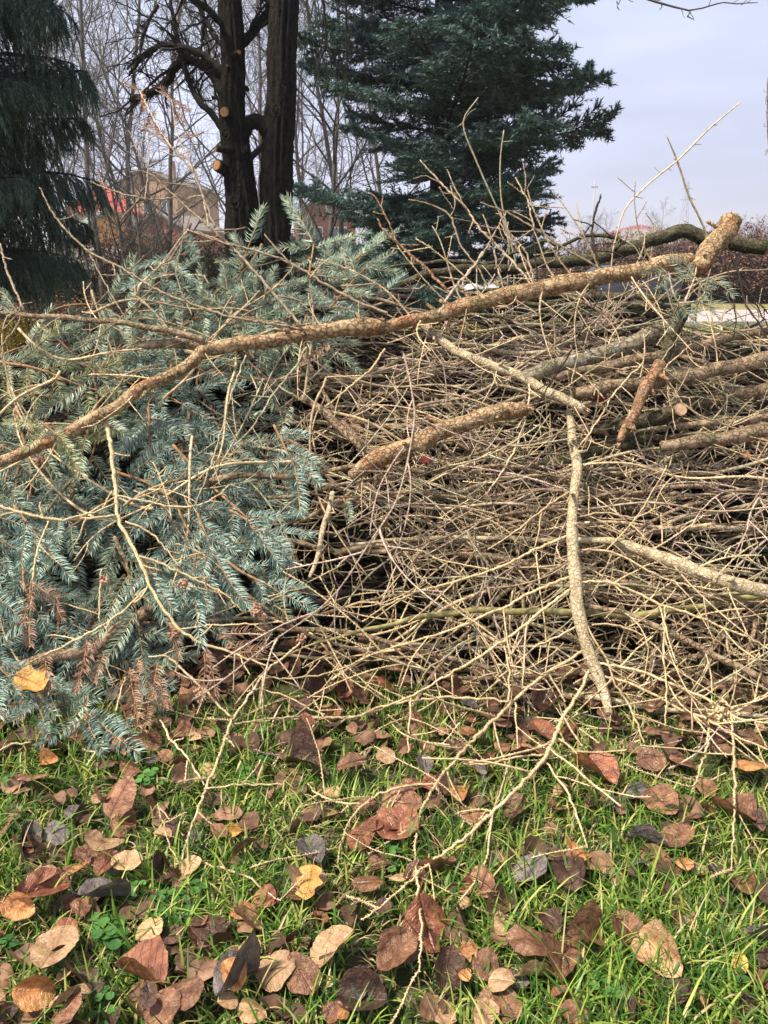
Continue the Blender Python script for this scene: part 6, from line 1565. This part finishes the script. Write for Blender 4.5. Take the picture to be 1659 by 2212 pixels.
# parked car far beyond the road, under the top log
def car():
    paint = simple('car_paint', [(.3, (.03, .035, .05)), (.7, (.05, .055, .08))], 2, .3, 0, 0, spec=.6)
    rub = simple('tyre_rubber', [(.3, (.01, .01, .01)), (.7, (.03, .03, .03))], 5, .9, 0, 0)
    d = 30; t = thing('parked_car', claim('dark parked car far off between the two arching branches'), 'car', ((1255 / 1659 - .5) * d + 1.0, d, 0), rz=.15)
    prof = [(-2.1, .35), (-2.15, .75), (-1.9, .95), (-1.2, 1.02), (-.6, 1.42), (.6, 1.45), (1.4, 1.0), (2.05, .9), (2.15, .6), (2.1, .35)]
    V = []; n = len(prof)
    for y, sc in ((-.85, 1), (-.78, 1), (.78, 1), (.85, 1)):
        for (x, z) in prof: V.append((x, y * (.82 if z > 1.1 else 1), z))
    Q = []
    for r in range(3):
        for i in range(n): Q.append((r * n + i, r * n + (i + 1) % n, (r + 1) * n + (i + 1) % n, (r + 1) * n + i))
    me = mesh('body', V, [(0, i, i + 1) for i in range(1, n - 1)] + [(3 * n, 3 * n + i + 1, 3 * n + i) for i in range(1, n - 1)], Q, [paint], False)
    link('body', me, t)
    mb = MB()
    mb.add([(-1.05, -.875, 1.05), (1.2, -.875, 1.05), (.58, -.73, 1.38), (-.58, -.73, 1.38)], Q=[(0, 1, 2, 3)])
    link('side_window', mb.get('side_window', [glass_m], False), t)
    for x in (-1.35, 1.35):
        for y in (-.80, .80):
            mb = MB(); mb.add(*tubes(np.array([[(x, y - .1, .32), (x, y + .1, .32)]]), np.array([[.32, .32]]), 18)); link('wheel', mb.get('wheel', [rub], False), t)
car()
# mast and poles against the sky
steel = simple('steel_grey', [(.3, (.30, .30, .34)), (.7, (.42, .42, .47))], 1, .7, 0, 0)
d = 200; x = (1437 / 1659 - .5) * d
t = thing('lattice_mast', claim('faint lattice mast on the horizon left of the broken stub'), 'mast', (x, d, 0))
mb = MB(); H = 23
for sx in (-1, 1):
    for sy in (-1, 1): mb.add(*tubes(np.array([[(sx * 1.6, sy * 1.6, 0), (sx * .2, sy * .2, H)]]), np.array([[.06, .04]]), 4))
for k in range(11):
    z0, z1 = H * k / 11, H * (k + 1) / 11; w0, w1 = 1.6 - 1.4 * k / 11, 1.6 - 1.4 * (k + 1) / 11
    mb.add(*tubes(np.array([[(-w0, -w0, z0), (w1, -w1, z1)]]), np.array([[.05, .05]]), 3)); mb.add(*tubes(np.array([[(w0, -w0, z0), (-w1, -w1, z1)]]), np.array([[.05, .05]]), 3))
link('frame', mb.get('frame', [steel], False), t)
mb = MB(); mb.box(-1.6, 1.6, -.06, .06, H * .82, H * .826); mb.box(-1.2, 1.2, -.06, .06, H * .93, H * .936); link('crossarm', mb.get('crossarm', [steel], False), t)
for X, d, H, lab in ((1251, 40, 5.4, 'thin pale pole beside the lowest right spruce bough'), (1352, 90, 8.5, 'short pale pole above the muted red roof')):
    t = thing('utility_pole', claim(lab), 'pole', ((X / 1659 - .5) * d, d, 0))
    mb = MB(); mb.add(*tubes(np.array([[(0, 0, 0), (0, 0, H)]]), np.array([[.06, .035]]), 8)); link('shaft', mb.get('shaft', [steel]), t)
    mb = MB(); mb.box(-.16, .16, -.03, .03, H * .95, H * .96); link('crossarm', mb.get('crossarm', [steel], False), t)
# overhanging bare twig at the top right and the twig at the right border
for lab, c, rows, Y in (('bare knotty tree twig reaching in from the top edge over the sky', 2, [("900,-60 1050,-30 1170,0 1240,25 1320,50 1380,40 1450,20 1520,22 1610,20", [12, 11, 10, 9, 8, 7, 6, 5, 3]), ("1320,50 1310,75 1335,85", [6, 5, 3]), ("1200,10 1205,40", [5, 3]), ("1540,20 1580,0", [3, 2]), ("1050,-30 1010,20 1020,40", [6, 5, 3]), ("1010,15 1000,5", [3, 2])], 3.6),
                        ('reddish twig at the right border against the sky', 2, [("1659,330 1654,430 1652,520 1656,640 1668,800 1690,1060", [4, 5, 5, 5, 6, 7]), ("1653,430 1645,445", [3, 2]), ("1652,545 1646,548", [3, 2]), ("1655,640 1647,642", [3, 2]), ("1655,395 1646,393", [3, 2])], 2.9),
                        ('bare twig hanging down between the twin trunks and the spruce', 1, [("1390,-60 1395,60 1405,180 1370,300 1350,400", [14, 12, 10, 8, 5]), ("1400,150 1430,300 1400,420", [7, 6, 4]), ("1395,60 1380,220 1355,340", [7, 6, 4]), ("1400,180 1405,330 1400,450", [6, 5, 3])], 5.5),
                        ('straight bare twig hanging before the left edge of the spruce', 1, [("1485,-60 1490,100 1495,300 1500,500", [10, 10, 8, 5]), ("1490,100 1510,260", [5, 3]), ("1495,300 1470,420", [5, 3])], 5.5)):
    base = wpts(c, rows[0][0], ('Y', Y))[0]
    t = thing('hanging_twig', claim(lab), 'twig', tuple(base))
    g = np.random.default_rng(len(lab))
    for k, (s, W) in enumerate(rows):
        P = spline(wpts(c, s, ('Y', Y)), 26); P[1:] += np.cumsum(g.normal(0, .0012, (25, 3)), 0); Rr = widths(W, .5013, P)
        mb = MB(); mb.add(*tubes((P - base)[None], Rr[None], 6, .1, g))
        if k == 0 or W[0] > 5:
            A, RA = children((P - base)[None], Rr[None], 9, 6, g, (.6, 1.3), .09, .6, .05, .6, .2, lend=.3); mb.add(*tubes(A, np.clip(RA, .0012, .004), 4))
        link('stem' if k == 0 else 'side_twig', mb.get('stem', [bark_limb if c == 1 else twig_rosy if Y < 3 else bark_bare]), t)

# pale autumn air that softens the far things
hm = bpy.data.materials.new('haze_air'); hm.use_nodes = True
hn = hm.node_tree.nodes; hn.clear()
ho = hn.new("ShaderNodeOutputMaterial"); hv = hn.new("ShaderNodeVolumePrincipled")
hv.inputs['Color'].default_value = (.86, .84, .90, 1); hv.inputs['Density'].default_value = .0010; hv.inputs['Anisotropy'].default_value = .2
hm.node_tree.links.new(hv.outputs[0], ho.inputs['Volume'])
mb = MB(); mb.box(-620, 620, -110, 920, -1.2, 26)
tag(link('haze', mb.get('haze', [hm], False)), None, None, None, 'stuff')

# things whose label is shared stay in one group; count how many labels are shared
dup = {k: v for k, v in used_labels.items() if v > 1}
print("shared labels:", len(dup), "objects:", len(bpy.data.objects))
if __name__ == "__main__":
    import sys
    tris = sum(len(m.polygons) for m in bpy.data.meshes)
    print("mesh polys:", tris)
